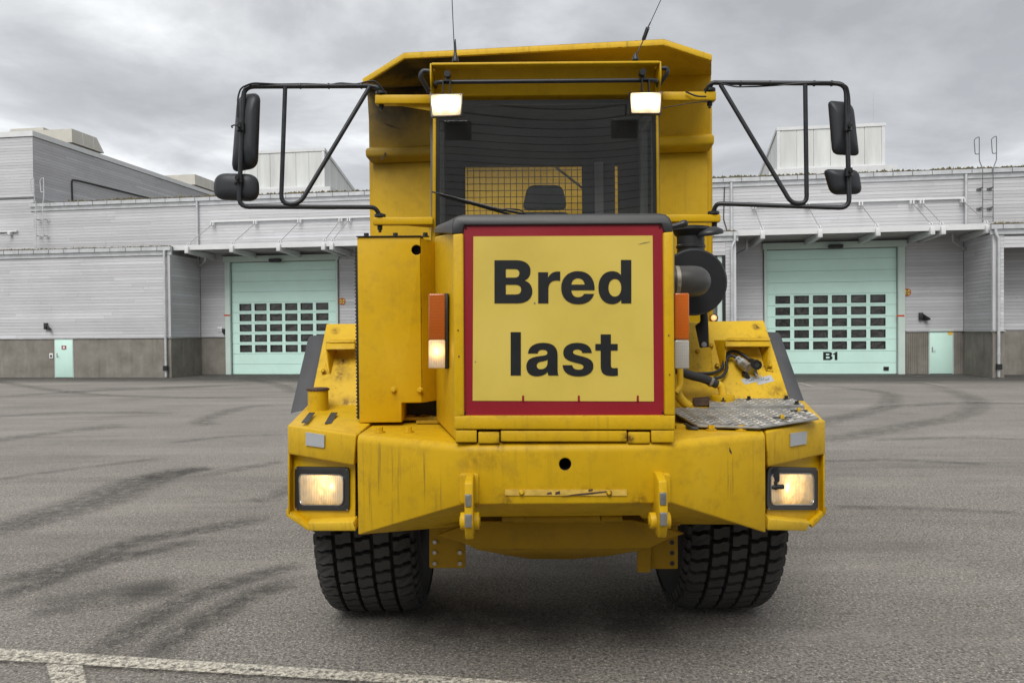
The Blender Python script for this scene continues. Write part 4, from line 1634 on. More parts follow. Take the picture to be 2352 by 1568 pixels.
def height_sign(x, y, label):
    v = -0.005
    o, u, z = small_root('height_limit_sign', x, y, v, label, 'sign', 'round height limit signs')
    r_ = 0.165
    bm = NB()
    cyl(bm, (u, v, z), (u, v - .012, z), r_, n=32)
    bp('rim', bm, 'sign_orange', o)
    bm = NB()
    cyl(bm, (u, v - .0125, z), (u, v - .017, z), r_ * .80, n=32)
    bp('face', bm, 'sign_yellow', o)
    for s_ in (-1, 1):
        bm = NB()
        prism(bm, [(u - .07, v - .0175, z + s_ * .118), (u + .07, v - .0175, z + s_ * .118), (u, v - .0175, z + s_ * .05)], (0, -.003, 0))
        bp('arrow', bm, 'door_dark', o)
    text_mesh('lettering', '3,6m', 'letter_black', o, 0.13, lambda a, b_: V((a, -.019, b_ + z)), 0.004)


height_sign(786, 692, 'round height limit sign beside the unlettered mint door')
height_sign(2083, 671, 'round height limit sign beside the door lettered B1')


def wall_lamp(x, y, v, label):
    o, u, z = small_root('wall_lamp', x, y, v, label, 'wall lamp', 'black wall lamps')
    bm = NB()
    box(bm, u - .13, u + .02, v - .12, v, z - .13, z + .17)
    bp('housing', bm, 'black_plastic', o, bevel=0.012)
    bm = NB()
    prism(bm, [(u + .02, v - .11, z + .12), (u + .24, v - .30, z - .08), (u + .24, v - .06, z - .12), (u + .02, v - .02, z - .12)], (0, 0, -.05))
    bp('hood', bm, 'black_plastic', o)


wall_lamp(110, 750, VW - .01, 'black wall lamp on the annex above the narrow door')
wall_lamp(2117, 727, -0.01, 'black wall lamp above the side door by B1')


def door_lamp(x, y, label):
    o, u, z = small_root('door_sensor', x, y, -0.17, label, 'door sensor', 'dark sensor boxes above the doors')
    bm = NB()
    box(bm, u - .30, u + .30, -0.38, -0.165, z - .07, z + .09)
    bp('housing', bm, 'black_plastic', o, bevel=0.05)
    bm = NB()
    box(bm, u - .2, u + .2, -0.36, -0.22, z - .085, z - .068)
    bp('lens_strip', bm, 'grey_trim', o)


door_lamp(634, 599, 'dark sensor box above the unlettered mint door')
door_lamp(1918, 567, 'dark sensor box above the door lettered B1')

o, u, z = small_root('number_plate', 505, 756, -0.004, 'small white plate lettered PO 19 left of the mint door', 'sign')
bm = NB()
box(bm, u - .13, u + .13, -0.016, -0.004, z - .10, z + .10)
bp('plate', bm, 'white_plate', o, bevel=0.004)
text_mesh('lettering', 'PO 19', 'letter_black', o, 0.085, lambda a, b_: V((a, -0.0145, b_ + z - .01)), 0.002)
o, u, z = small_root('door_switch', 515, 761, -0.004, 'black switch handle beside the small white plate', 'switch')
bm = NB()
box(bm, u - .03, u + .05, -0.09, -0.004, z - .13, z + .13)
box(bm, u - .055, u - .031, -0.12, -0.05, z - .05, z + .15)
bp('housing', bm, 'black_plastic', o, bevel=0.01)
o, u, z = small_root('call_panel', 118.5, 817, VW - .032, 'small pale call panel left of the narrow mint door', 'intercom')
bm = NB()
box(bm, u - .09, u + .09, VW - .065, VW - .031, z - .12, z + .12)
bp('plate', bm, 'white_plate', o, bevel=0.006)
bm = NB()
box(bm, u - .045, u + .045, VW - .070, VW - .0655, z - .06, z + .05)
bp('button_field', bm, 'black_plastic', o)

# dark cables on the walls
bm = NB()
q = [S_(166.5, 465, uT + .03), S_(165, 420, uT + .03), S_(166, 413, uT + .03), S_(180, 415, uT + .03), S_(330, 452, uT + .03), S_(420, 474, uT + .03)]
o = broot('cable_pipe', q[0][0], q[0][1], 'dark conduit bending along the side wall of the tall hall', 'conduit')
tube(bm, q, 0.045, 8, 0.15)
bp('conduit', bm, 'door_dark', o, smooth=50)
bm = NB()
q = [at(1668, 408, -.03), at(1664, 430, -.03), at(1662, 505, -.03), at(1668, 522, -.03), at(1672, 545, -.03)]
o = broot('wall_cable', q[0][0], -.03, 'black cable dropping from the eaves beside the truck', 'cable')
tube(bm, q, 0.022, 8, 0.15)
bp('cable', bm, 'black_plastic', o, smooth=50)

# ---- the boarded hall behind the viewer, seen mirrored in the windscreen
hb = empty('boarded_hall', (0, -11.0, 0), 0.0, 'dark boarded wall mirrored in the windscreen of the truck', 'building')
hb['_c'] = (0.0, 0.0)
bm = NB()
box(bm, -14, 16, -1.0, -0.03, 0, 12.0)
make('wall', bm, 'door_dark', hb)
z = 0.6
while z < 11.8:
    o = bpy.data.objects.new('plank', PLANK)
    COL.objects.link(o)
    o.parent = hb
    o.location = (1.0, -0.012, z)
    o.scale = (30, 0.03, 0.355)
    z += 0.40

# ------------------------------------------------------------------ the articulated dump truck
TRL = V((0.265, 5.48, 0))
TK = empty('dump_truck', TRL, 0, 'big yellow articulated dump truck facing the viewer with its lamps lit', 'dump truck')


def tp(name, bm, mat, parent=None, bevel=0.0, smooth=None, segs=2, label=None):
    return make(name, bm, mat, parent or TK, bevel, smooth, segs, shift=TRL, label=label)


def one(fn, *a, **k):
    bm = NB()
    fn(bm, *a, **k)
    return bm


def px_prism(bm, pts, ext=(0, .02, 0), mi=0):      # pts: (x, y, Y)
    prism(bm, [P(*p) for p in pts], V(ext), mi)


def hexbolt(bm, p, axis, r, h, washer=True, mi=0):
    axis = V(axis).normalized()
    if washer:
        cyl(bm, p, V(p) + axis * h * .25, r * 1.5, n=14, mi=mi)
    cyl(bm, V(p) + axis * h * .25, V(p) + axis * h, r, n=6, mi=mi)


# ---- bumper
def bsec(x, yt, yb, Yf, Yb, Yb2, zb2):
    a, c_ = P(x, yt, Yf), P(x, yb, Yf)
    return [V((a.x, Yb, a.z)), a, V((a.x, Yf, c_.z)), V((a.x, Yb2, zb2))]


secs = [bsec(820, 997, 1228, 4.05, 4.75, 4.50, .81), bsec(1052, 1020, 1160, 3.72, 4.75, 4.45, .83),
        bsec(1092, 1021, 1158, 3.70, 4.75, 4.12, .965), bsec(1500, 1019, 1155, 3.70, 4.75, 4.12, .965),
        bsec(1543, 1017, 1155, 3.72, 4.75, 4.45, .83), bsec(1758, 989, 1223, 4.05, 4.75, 4.50, .81)]
for s_ in secs:
    s_[0].z = s_[1].z = 1.436
bm = NB()
loft(bm, secs)
bmesh.ops.recalc_face_normals(bm, faces=bm.faces[:])
bm.edges.ensure_lookup_table()
fe = [e for e in bm.edges if all(abs(v_.co.z - 1.436) < 1e-4 and v_.co.y < 4.2 for v_ in e.verts)]
bmesh.ops.bevel(bm, geom=fe, offset=0.045, offset_type='OFFSET', segments=5, profile=0.5, affect='EDGES', clamp_overlap=True)
bumper = tp('bumper', bm, 'yellow_worn', bevel=0.007, smooth=40)
h0 = P(1298, 1065, 3.70)
boolean_cut(bumper, one(cyl, V((h0.x, 3.6, h0.z)) - TRL, V((h0.x, 4.02, h0.z)) - TRL, .031, n=28), 'letter_black')
bm = NB()
px_prism(bm, [(1160, 1124, 3.694), (1440, 1124, 3.694), (1440, 1138, 3.694), (1160, 1137, 3.694)], (0, .005, 0))
tp('tape_strip', bm, 'tape_old', bumper)
for (x, y) in ((1198, 1130), (1399, 1131)):
    tp('bolt', one(hexbolt, P(x, y, 3.694), (0, -1, 0), .010, .014), 'yellow_fade', bumper)
bm = NB()
px_prism(bm, [(1290, 1139, 3.692), (1330, 1133, 3.692), (1394, 1127, 3.692), (1392, 1130, 3.692), (1345, 1136, 3.692)], (0, .003, 0))
px_prism(bm, [(1352, 1124, 3.692), (1362, 1122, 3.692), (1361, 1127, 3.692), (1351, 1128, 3.692)], (0, .003, 0))
px_prism(bm, [(1257, 1131, 3.692), (1266, 1129, 3.692), (1268, 1134, 3.692), (1256, 1135, 3.692)], (0, .003, 0))
px_prism(bm, [(1276, 1130, 3.692), (1286, 1127, 3.692), (1287, 1134, 3.692), (1275, 1135, 3.692)], (0, .003, 0))
o = tp('rust_scrape', bm, 'rust_brown', bumper)
o['kind'] = 'stuff'
bm = NB()
t0_ = (1673 - 1543) / (1758 - 1543)
yy = 3.72 + .33 * t0_ - .004
px_prism(bm, [(1671, 1024, yy), (1676, 1027, yy), (1681, 1038, yy + .006), (1680, 1043, yy + .006), (1675, 1036, yy)], (0, .003, 0))
tp('paint_chip', bm, 'rust_brown', bumper)
for (x, y) in ((872, 990), (938, 989.6), (1634, 985.5), (1702, 985.5)):
    zt = 1.436
    d = ray(x, y + 3)
    p = CAM + d * ((zt - CAM.z) / d.z)
    tp('bolt', one(hexbolt, p, (0, 0, 1), .020, .030), 'yellow_paint', bumper)

# tow ears on the bumper
for (xa, xb, bxa, bxb, by0, by1, wx0, wx1) in ((1067, 1087, 1057, 1101, 1178, 1218, 1055, 1100), (1512, 1532.5, 1493, 1540.5, 1178, 1216, 1500, 1540)):
    bm = NB()
    X0, X1 = P(xa, 1150, 3.58).x, P(xb, 1150, 3.58).x
    zt, zm, z1, z2 = P(0, 1097, 3.68).z, P(0, 1118, 3.58).z, P(0, 1215, 3.56).z, P(0, 1248, 3.60).z
    prism(bm, [(X0, 3.72, zt), (X0, 3.66, zt), (X0, 3.575, zm), (X0, 3.555, z1), (X0, 3.60, z2), (X0, 3.68, z2 + .01), (X0, 3.80, z1 + .06), (X0, 3.74, zm - .1)], (X1 - X0, 0, 0))
    ear = tp('tow_ear', bm, 'yellow_worn', bevel=0.006)
    c_ = P((bxa + bxb) / 2, (by0 + by1) / 2, 3.64)
    rr = (by1 - by0) / 2 / 1700 * 3.64
    hx = (bxb - bxa) / 2 / 1700 * 3.64
    bm = NB()
    cyl(bm, (c_.x - hx, 3.66, c_.z), (c_.x + hx, 3.66, c_.z), rr, n=22)
    cyl(bm, (c_.x - hx - .004, 3.66, c_.z), (c_.x + hx + .004, 3.66, c_.z), rr * .62, n=18)
    tp('bush', bm, 'yellow_worn', ear, bevel=0.004)
    bm = NB()
    w_ = [P(wx0, 1086, 3.70), P(wx1, 1086, 3.70), P(wx1, 1156, 3.70), P(wx0, 1156, 3.70)]
    prism(bm, [V((p.x, 3.688, p.z)) for p in round_outline(w_, .02)], (0, .03, 0))
    tp('weld_pad', bm, 'yellow_worn', ear, bevel=0.008, segs=3)
    bm = NB()
    box(bm, X0 + .002, X1 - .006, 3.552, 3.575, z1 - .01, z1 + .055)
    tp('bare_patch', bm, 'steel', ear, bevel=0.004)
    bm = NB()
    box(bm, X0 + .004, X1 - .008, 3.556, 3.578, z1 + .09, z1 + .15)
    tp('bare_patch', bm, 'steel', ear, bevel=0.004)

# ---- belly plate and hinge below the bumper
bm = NB()
ol = [(1002, 1229), (1048, 1212), (1103, 1196), (1450, 1193), (1499, 1203), (1573, 1225), (1534, 1238), (1490, 1260), (1094, 1261), (1067, 1248)]
prism(bm, [P(x, y, 4.22) for x, y in ol], (0, .03, 0))
belly = tp('belly_plate', bm, 'yellow_under_shade', bevel=0.006)
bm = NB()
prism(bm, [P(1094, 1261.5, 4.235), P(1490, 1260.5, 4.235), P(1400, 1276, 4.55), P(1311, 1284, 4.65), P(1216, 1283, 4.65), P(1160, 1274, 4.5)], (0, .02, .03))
tp('lower_fold', bm, 'yellow_under_shade', belly, bevel=0.004)
for (x0, x1) in ((1153, 1203), (1206, 1378), (1380, 1429)):
    bm = NB()
    a, b_ = P(x0, 1189, 4.14), P(x1, 1189, 4.14)
    cyl(bm, a, V((b_.x, b_.y, a.z)), .020, n=14)
    tp('hinge_barrel', bm, 'yellow_under_shade', belly, smooth=40)
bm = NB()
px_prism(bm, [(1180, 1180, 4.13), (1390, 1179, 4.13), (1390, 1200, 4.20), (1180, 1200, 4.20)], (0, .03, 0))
tp('hinge_leaf', bm, 'yellow_under_shade', belly)
for (x0, x1, y0, y1, side) in ((986, 1069, 1233, 1304, -1), (1493, 1557, 1233, 1306, 1)):
    bm = NB()
    o4 = [P(x0, y0 - 30, 4.5), P(x1, y0 - 30, 4.5), P(x1, y1, 4.5), P(x0, y1, 4.5)]
    prism(bm, round_outline(o4, .012), (0, .025, 0))
    if side > 0:
        px_prism(bm, [(1464, 1240, 4.47), (1496, 1240, 4.47), (1494, 1314, 4.47), (1464, 1314, 4.47)], (0, .02, 0))
    hg = tp('hanger_plate', bm, 'yellow_under_shade', bevel=0.003)
    for (bx_, by_) in ([(999, 1243), (998.5, 1267), (998.5, 1292), (1056.5, 1267), (1056.5, 1292)] if side < 0 else [(1543.5, 1245), (1544, 1269), (1544, 1293)]):
        bm = NB()
        if side < 0:
            hexbolt(bm, P(bx_, by_, 4.5), (0, -1, 0), .013, .016, False)
            tp('bolt', bm, 'steel', hg)
        else:
            cyl(bm, P(bx_, by_, 4.499), P(bx_, by_, 4.499) + V((0, .004, 0)), .0145, n=16)
            tp('bolt_hole', bm, 'letter_black', hg)

# ---- chassis, engine bay and axle: dark masses that close the view under the hood
bm = NB()
box(bm, -0.12, 0.65, 4.4, 9.4, 0.86, 1.38)
tp('chassis', bm, 'dark_interior', bevel=.02)
bm = NB()
box(bm, -.46, .99, 4.36, 4.42, .84, 1.40)
tp('crossmember', bm, 'yellow_under_shade', bevel=.01)
bm = NB()
box(bm, -0.40, 0.93, 4.55, 5.40, 1.38, 2.42)
tp('engine', bm, 'dark_interior', bevel=.03)
bm = NB()
cyl(bm, (-0.9, 5.48, .81), (1.43, 5.48, .81), .16, n=18)
lathe(bm, (0.265, 5.25, .81), (0, 1, 0), [(0, .10), (.06, .24), (.23, .30), (.40, .24), (.46, .10)], 18)
tp('axle', bm, 'dark_interior', smooth=50)

# ---- wheels
def crown(t):
    a = abs(t) / .30
    return .822 - .008 * a ** 2 - .018 * max(0, a - .80) / .20 * max(0, a - .80) / .20


def make_wheel(cx, cy):
    bm = NB()
    lathe(bm, (-.20, 0, 0), (1, 0, 0), [(0, .05), (0, .30), (.02, .335), (.03, .36), (.37, .36), (.38, .335), (.40, .30), (.40, .05)], 40)
    wh_ = make('wheel', bm, 'yellow_under_shade', TK, smooth=35)
    wh_.location = V((cx, cy, .803)) - TRL
    pr = [(-.22, .345), (-.275, .38), (-.315, .46), (-.335, .56), (-.332, .64), (-.325, .70), (-.318, .745), (-.300, .765), (-.2, .772), (0, .774)]
    pr = pr + [(-a, b_) for a, b_ in pr[-2::-1]]
    bm = NB()
    x, y, d = frame_of((1, 0, 0))
    loft(bm, [ring((a, 0, 0), x, y, b_, 72) for a, b_ in pr], cap=False)
    make('tyre', bm, 'tyre_side', wh_, smooth=50)
    bm = NB()
    rows = [(-.302, -.192), (-.172, -.069), (-.050, .050), (.069, .172), (.192, .302)]
    n = 52
    rnd = random.Random(3)
    for ri, (t0, t1) in enumerate(rows):
        for k in range(n):
            a0 = 2 * math.pi * (k + (0.5 if ri % 2 else 0.0)) / n
            p_ = 2 * math.pi / n
            g_ = 0.13 * p_
            z_ = 0.15 * p_
            tm, tq = t0 + (t1 - t0) * .38, t0 + (t1 - t0) * .62
            out_ = [(a0 + g_ + z_, t0), (a0 + g_ + z_, tm), (a0 + g_, tq), (a0 + g_, t1 - .006), (a0 + g_ + .08 * p_, t1), (a0 + p_ - g_, t1), (a0 + p_ - g_, tq), (a0 + p_ - g_ + z_, tm), (a0 + p_ - g_ + z_ * .9, t0 + .006), (a0 + p_ - g_ + z_ * .4, t0)]
            if rnd.random() < .5:
                out_ = [(aa + rnd.uniform(-.0015, .0015), tt) for aa, tt in out_]
            lo_ = [bm.verts.new((tt, -math.sin(aa) * .76, math.cos(aa) * .76)) for aa, tt in out_]
            tc_ = (t0 + t1) / 2
            hi_ = []
            for aa, tt in out_:
                r_ = crown(tt)
                am = a0 + p_ / 2
                hi_.append(bm.verts.new((tc_ + (tt - tc_) * .95, -math.sin(am + (aa - am) * .94) * r_, math.cos(am + (aa - am) * .94) * r_)))
            bm.faces.new(hi_)
            for i in range(len(out_)):
                j = (i + 1) % len(out_)
                bm.faces.new((lo_[i], lo_[j], hi_[j], hi_[i]))
        if ri in (0, 4):                               # shoulder lugs
            for k in range(n):
                a0 = 2 * math.pi * (k + 0.15 * ri + .15) / n
                p_ = 2 * math.pi / n
                s_ = -1 if ri == 0 else 1
                q = []
                for (aa, tt, r_) in ((a0, .296, .775), (a0 + p_ * .62, .296, .775), (a0 + p_ * .62, .296, .735), (a0, .296, .735), (a0, .322, .770), (a0 + p_ * .62, .322, .770), (a0 + p_ * .62, .334, .715), (a0, .334, .715)):
                    q.append(bm.verts.new((s_ * tt, -math.sin(aa) * r_, math.cos(aa) * r_)))
                for f in ((0, 1, 2, 3), (4, 7, 6, 5), (0, 4, 5, 1), (3, 2, 6, 7), (0, 3, 7, 4), (1, 5, 6, 2)):
                    bm.faces.new([q[i] for i in f])
    for v_ in bm.verts:
        if v_.co.z < -.795:
            v_.co.z = -.795 - (abs(v_.co.z) - .795) * .3
    tr = make('tread', bm, 'rubber', wh_)
    tr['kind'] = 'stuff'
    bm = NB()
    lathe(bm, (-.24, 0, 0), (1, 0, 0), [(0, .02), (0, .12), (.04, .15), (.10, .17), (.38, .17), (.44, .15), (.48, .12), (.48, .02)], 24)
    make('hub', bm, 'yellow_worn', wh_, smooth=35)
    return wh_


FW = make_wheel(0.238 - 1.2, 5.48)
W2 = copy_tree(FW, TK)
W2.location = V((0.238 + 1.2, 5.48, .803)) - TRL
W2.rotation_euler = (0, 0, R(180))

# body frame: the rear half is steered a little to one side
PHI = math.atan(0.118)
BN = V((math.sin(PHI), math.cos(PHI), 0))
BX = V((math.cos(PHI), -math.sin(PHI), 0))
B0 = V((0.22, 7.15, 0))
for t_ in (3.6, 5.4):
    for s_ in (-1, 1):
        c_ = copy_tree(FW, TK)
        q = B0 + BN * t_ + BX * 1.2 * s_
        c_.location = V((q.x, q.y, .803)) - TRL
        c_.rotation_euler = (0, 0, -PHI)

# ---- fenders with the headlamps
ZP0, ZP1 = 1.436, 1.512


def fender(side):
    if side < 0:
        fy = lambda x: 4.55 - (x - 660) / 160 * 0.49
        top = [(660, 975), (818, 1000)]
        bot = [(813, 1070), (661, 1043)]
        xo, xi = 661, 816
        face = [(662, 1035), (816, 1060), (816, 1203), (709, 1205), (662, 1178)]
        lip = [(706, 1200), (812, 1198), (817, 1219), (713, 1219)]
        bez = [(676.5, 1071), (802, 1074), (802, 1173), (676.5, 1171.5)]
        ln = [(687, 1088), (789, 1090), (789, 1159), (690, 1158.5)]
        refl = [(702, 992.4), (745, 998.8), (744.5, 1028), (702, 1022)]
        edge = [(657, 1168), (661, 1172), (714, 1214), (709, 1219), (657, 1184)]
    else:
        fy = lambda x: 4.06 + (x - 1758) / 138 * 0.49
        top = [(1896, 964), (1760, 990)]
        bot = [(1764, 1073), (1896, 1043)]
        xo, xi = 1895, 1760
        face = [(1894, 1035), (1762, 1065), (1762, 1200), (1866, 1202), (1894, 1172)]
        lip = [(1862, 1200), (1766, 1191), (1762, 1217), (1852, 1219)]
        bez = [(1764, 1072), (1879.5, 1074), (1879.5, 1171), (1762, 1171)]
        ln = [(1770, 1087), (1868, 1087), (1868, 1158), (1770, 1158)]
        refl = [(1815.6, 995.6), (1854, 990), (1852.6, 1018.7), (1815.6, 1025)]
        edge = [(1899, 1166), (1895, 1170), (1862, 1204), (1866, 1212), (1897, 1180)]
    bm = NB()
    fr = [P(x, y, fy(x)) for x, y in top] + [P(x, y, fy(x)) for x, y in bot]
    fr[0].z = fr[1].z = ZP0
    prism(bm, fr, (0, .10, 0))
    fd = tp('fender', bm, 'yellow_worn', bevel=0.012, segs=3)
    # deck
    bm = NB()
    oX, iX = (fr[0].x, fr[1].x)
    bX = P(705 if side < 0 else 1850, 938, 4.98).x
    iB = 0.0 if side < 0 else 0.55
    deck = [V((oX, fr[0].y + .03, ZP0 - .004)), V((iX, fr[1].y + .03, ZP0 - .004)), V((iX, 4.68, ZP0 + .025)), V((iB, 4.68, ZP0 + .025)), V((iB, 5.0, ZP1)), V((bX, 5.0, ZP1))]
    prism(bm, deck, (0, 0, -.03))
    tp('deck', bm, 'yellow_worn', fd, bevel=0.004)
    # lamp panel, side plate, lower lip
    bm = NB()
    prism(bm, [P(x, y, fy(x) + .10) for x, y in face], (0, .02, 0))
    tp('lamp_panel', bm, 'yellow_paint', fd)
    bm = NB()
    a, b_ = P(xo, 1040, fy(xo)), P(xo, 1178, fy(xo))
    prism(bm, [a, b_, b_ + V((0, .6, .0)), a + V((0, .6, .0))], (.012 * -side, 0, 0))
    tp('side_plate', bm, 'yellow_paint', fd, bevel=0.003)
    bm = NB()
    prism(bm, [P(x, y, fy(x) + (.01 if i > 1 else .0)) for i, (x, y) in enumerate(lip)], (0, .10, 0.01))
    tp('lower_lip', bm, 'yellow_fade', fd, bevel=0.004)
    bm = NB()
    prism(bm, [P(x, y, fy(min(max(x, 660), 1896)) + .02) for x, y in edge], (0, .25, 0))
    tp('bent_edge', bm, 'yellow_worn', fd, bevel=0.002)
    bm = NB()
    prism(bm, [P(x, y, fy(x) - .030) for x, y in refl], (0, .04, 0))
    tp('reflector', bm, 'reflector', fd)
    # headlamp
    bm = NB()
    n = 24
    ol = round_outline([P(x, y, fy(x) + .072) for x, y in bez], .035, 5)
    il = round_outline([P(x, y, fy(x) + .072) for x, y in ln], .045, 5)
    n = len(ol)
    va = [bm.verts.new(p) for p in ol]
    vb = [bm.verts.new(p) for p in il]
    vc = [bm.verts.new(p + V((0, .05, 0))) for p in ol]
    vd = [bm.verts.new(p + V((0, .05, 0))) for p in il]
    for i in range(n):
        j = (i + 1) % n
        bm.faces.new((va[i], va[j], vb[j], vb[i]))
        bm.faces.new((vc[j], vc[i], vd[i], vd[j]))
        bm.faces.new((va[j], va[i], vc[i], vc[j]))
        bm.faces.new((vb[i], vb[j], vd[j], vd[i]))
    hl = tp('headlight', bm, 'black_plastic' if side < 0 else 'bezel_grey', bevel=0.004, smooth=40)
    cx = sum(p[0] for p in ln) / 4
    cy = sum(p[1] for p in ln) / 4
    if side < 0:
        sp_ = [(P(766, 1116, fy(766) + .06), .022, 1.6), (P(752, 1102, fy(752) + .06), .07, .45), (P(cx, 1096, fy(cx) + .06), .13, .26), (P(742, 1128, fy(742) + .06), .018, .7), (P(cx, cy, fy(cx) + .06), .4, .09)]
        b2 = emit_lens('lamp_glass_warm', (.42, .37, .28), (1.0, .56, .16), 2.3, sp_)
    else:
        sp_ = [(P(1803, 1117, fy(1803) + .06), .020, 5.0), (P(cx + 8, 1108, fy(cx) + .06), .12, .34), (P(1808, 1117, fy(1803) + .06), .06, .5), (P(cx, cy, fy(cx) + .06), .4, .10)]
        b2 = emit_lens('lamp_glass_bright', (.42, .37, .28), (1.0, .56, .16), 2.3, sp_)
    bm = NB()
    c3 = sum((p for p in il), V()) / n
    rings_ = []
    for k, (sc, dy) in enumerate(((1.0, .012), (.97, -.006), (.85, -.016), (.55, -.022), (.2, -.024))):
        rings_.append([c3 + (p - c3) * sc + V((0, dy, 0)) for p in il])
    loft(bm, rings_, cap=True)
    tp('lens', bm, b2.name, hl, smooth=60)
    bm = NB()
    tube(bm, [p + V((0, -.004, 0)) for p in il] + [il[0] + V((0, -.004, 0))], .0045, 6, 0)
    tp('lens_ring', bm, 'steel', hl, smooth=60)
    bm = NB()
    for i in range(4):
        q = P(bez[i][0] * .93 + cx * .07, bez[i][1] * .93 + cy * .07, fy(bez[i][0] * .93 + cx * .07) + .0725)
        cyl(bm, q, q + V((0, -.004, 0)), .006, n=10)
    o = tp('screw', bm, 'grey_trim', hl)
    o['kind'] = 'stuff'
    return fd, fy, hl


fdL, fyL, hlL = fender(-1)
fdR, fyR, hlR = fender(1)
bm = NB()                                            # washer nozzle in front of one lamp
yq = fyR(1780) + .045
prism(bm, [P(1768, 1076, yq), P(1791, 1076, yq), P(1791, 1104, yq), P(1784, 1112, yq), P(1768, 1114, yq)], (0, .05, 0))
cyl(bm, P(1769, 1118, yq), P(1800, 1117, yq + .005), .014, n=14)
cyl(bm, P(1781, 1104, yq), P(1782, 1124, yq), .011, n=12)
tp('washer_nozzle', bm, 'black_plastic', hlR, bevel=0.004)
# grip strips on one deck
for (x0, y0, x1, y1, w_) in ((699, 971, 717, 948, 7.0), (754, 973, 768, 948, 8.0)):
    zt = ZP0 + .006
    a, b_ = G(x0, y0, zt + .012), G(x1, y1, zt + .052)
    dx = w_ / 1700 * 4.5
    bm = NB()
    prism(bm, [a + V((-dx, 0, 0)), a + V((dx, 0, 0)), b_ + V((dx, 0, 0)), b_ + V((-dx, 0, 0))], (0, 0, .004))
    tp('grip_strip', bm, 'black_plastic', fdL)
# filler neck
c_ = P(731, 937, 4.86)
bm = NB()
cyl(bm, c_ - V((0, 0, .03)), c_ + V((0, 0, .118)), .066, n=28)
fn_ = tp('filler_neck', bm, 'yellow_worn', smooth=40)
bm = NB()
lathe(bm, c_ + V((0, 0, .118)), (0, 0, 1), [(0, .070), (.012, .070), (.016, .064), (.018, .03)], 28)
for k in range(22):
    a = k * 2 * math.pi / 22
    q = c_ + V((math.cos(a) * .069, math.sin(a) * .069, .124))
    cyl(bm, q - V((0, 0, .006)), q + V((0, 0, .005)), .005, n=6)
tp('cap', bm, 'rust_brown', fn_, smooth=40)


# ---- mudguards behind the fenders
def mY(y, y0=932.0, y1=742.0):
    return 4.98 + (y0 - y) / (y0 - y1) * .48


def guard(pts, name, mat, off=0.0, th=.012, bevel=.003):
    bm = NB()
    prism(bm, [P(x, y, mY(y) + off) for x, y in pts], (0, th, 0))
    return tp(name, bm, mat, bevel=bevel)


mgL = guard([(750, 744), (1000, 742), (1000, 932), (711, 932)], 'mudguard', 'yellow_fade')
bm = NB()
prism(bm, [P(x, y, mY(y) + .05) for x, y in round_outline([V((710, 772, 0)), V((747, 768, 0)), V((716, 938, 0)), V((667, 949, 0))], [8, 0, 0, 0]) for x, y in [(x, y)]] if False else
      [P(p.x, p.y, mY(p.y) + .05) for p in round_outline([V((709, 771, 0)), V((752, 768, 0)), V((714, 938, 0)), V((667, 949, 0))], [9, 0, 0, 0])], (0, .02, 0))
tp('rubber_flap', bm, 'flap_rubber', mgL, bevel=.003)
mgR = guard([(1540, 740), (1754, 736), (1769.5, 782), (1814, 918), (1540, 928)], 'mudguard', 'yellow_fade')
guard([(1540, 742), (1627, 740), (1646, 930), (1540, 930)], 'inner_guard', 'yellow_worn', off=-.022).parent = mgR
bm = NB()
prism(bm, [P(p.x, p.y, mY(p.y) + .05) for p in round_outline([V((1755, 762, 0)), V((1791, 763, 0)), V((1854, 940, 0)), V((1808, 914, 0))], [0, 9, 0, 0])], (0, .02, 0))
tp('rubber_flap', bm, 'flap_rubber', mgR, bevel=.003)


def bracket(pl, parent):
    """step bracket: a bar carried by gussets"""
    bm = NB()
    for q in pl:
        pts, off, ext = q
        prism(bm, [P(x, y, mY(y) + o_) for (x, y), o_ in zip(pts, off)], ext)
    return tp('step_bracket', bm, 'yellow_worn', parent, bevel=.003)


bracket([([(748, 789), (815, 788), (815, 802), (748, 803)], [-.16] * 4, (0, .012, 0)), ([(748, 788), (815, 787), (815, 781), (757, 782)], [-.16, -.16, -.0, -.0], (0, 0, .008)),
         ([(748, 803), (771, 803), (756, 858)], [-.155, -.01, -.02], (.008, 0, 0)), ([(738, 861), (756, 858), (748, 830)], [-.012] * 3, (0, .008, 0))], mgL)
bracket([([(1666, 784.5), (1769.5, 784.5), (1769.5, 796), (1666, 796)], [-.16] * 4, (0, .012, 0)), ([(1640, 781), (1666, 780.5), (1664, 846), (1656, 849)], [-.01, -.16, -.05, -.01], (.008, 0, 0)),
         ([(1744, 796), (1769, 796), (1762, 851)], [-.01, -.155, -.02], (-.008, 0, 0)), ([(1762, 851), (1778, 854), (1768.5, 826)], [-.012] * 3, (0, .008, 0)),
         ([(1667, 783), (1769, 783), (1769, 778), (1672, 778)], [-.155, -.155, -.0, -.0], (0, 0, .008))], mgR)
for (x, y, pr) in ((743, 852, mgL), (1633, 794, mgR), (1647, 840, mgR), (1768, 840, mgR), (1602, 808, mgR)):
    tp('bolt', one(hexbolt, P(x, y, mY(y) - .03), (0, -1, .3), .012, .018), 'yellow_worn', pr)

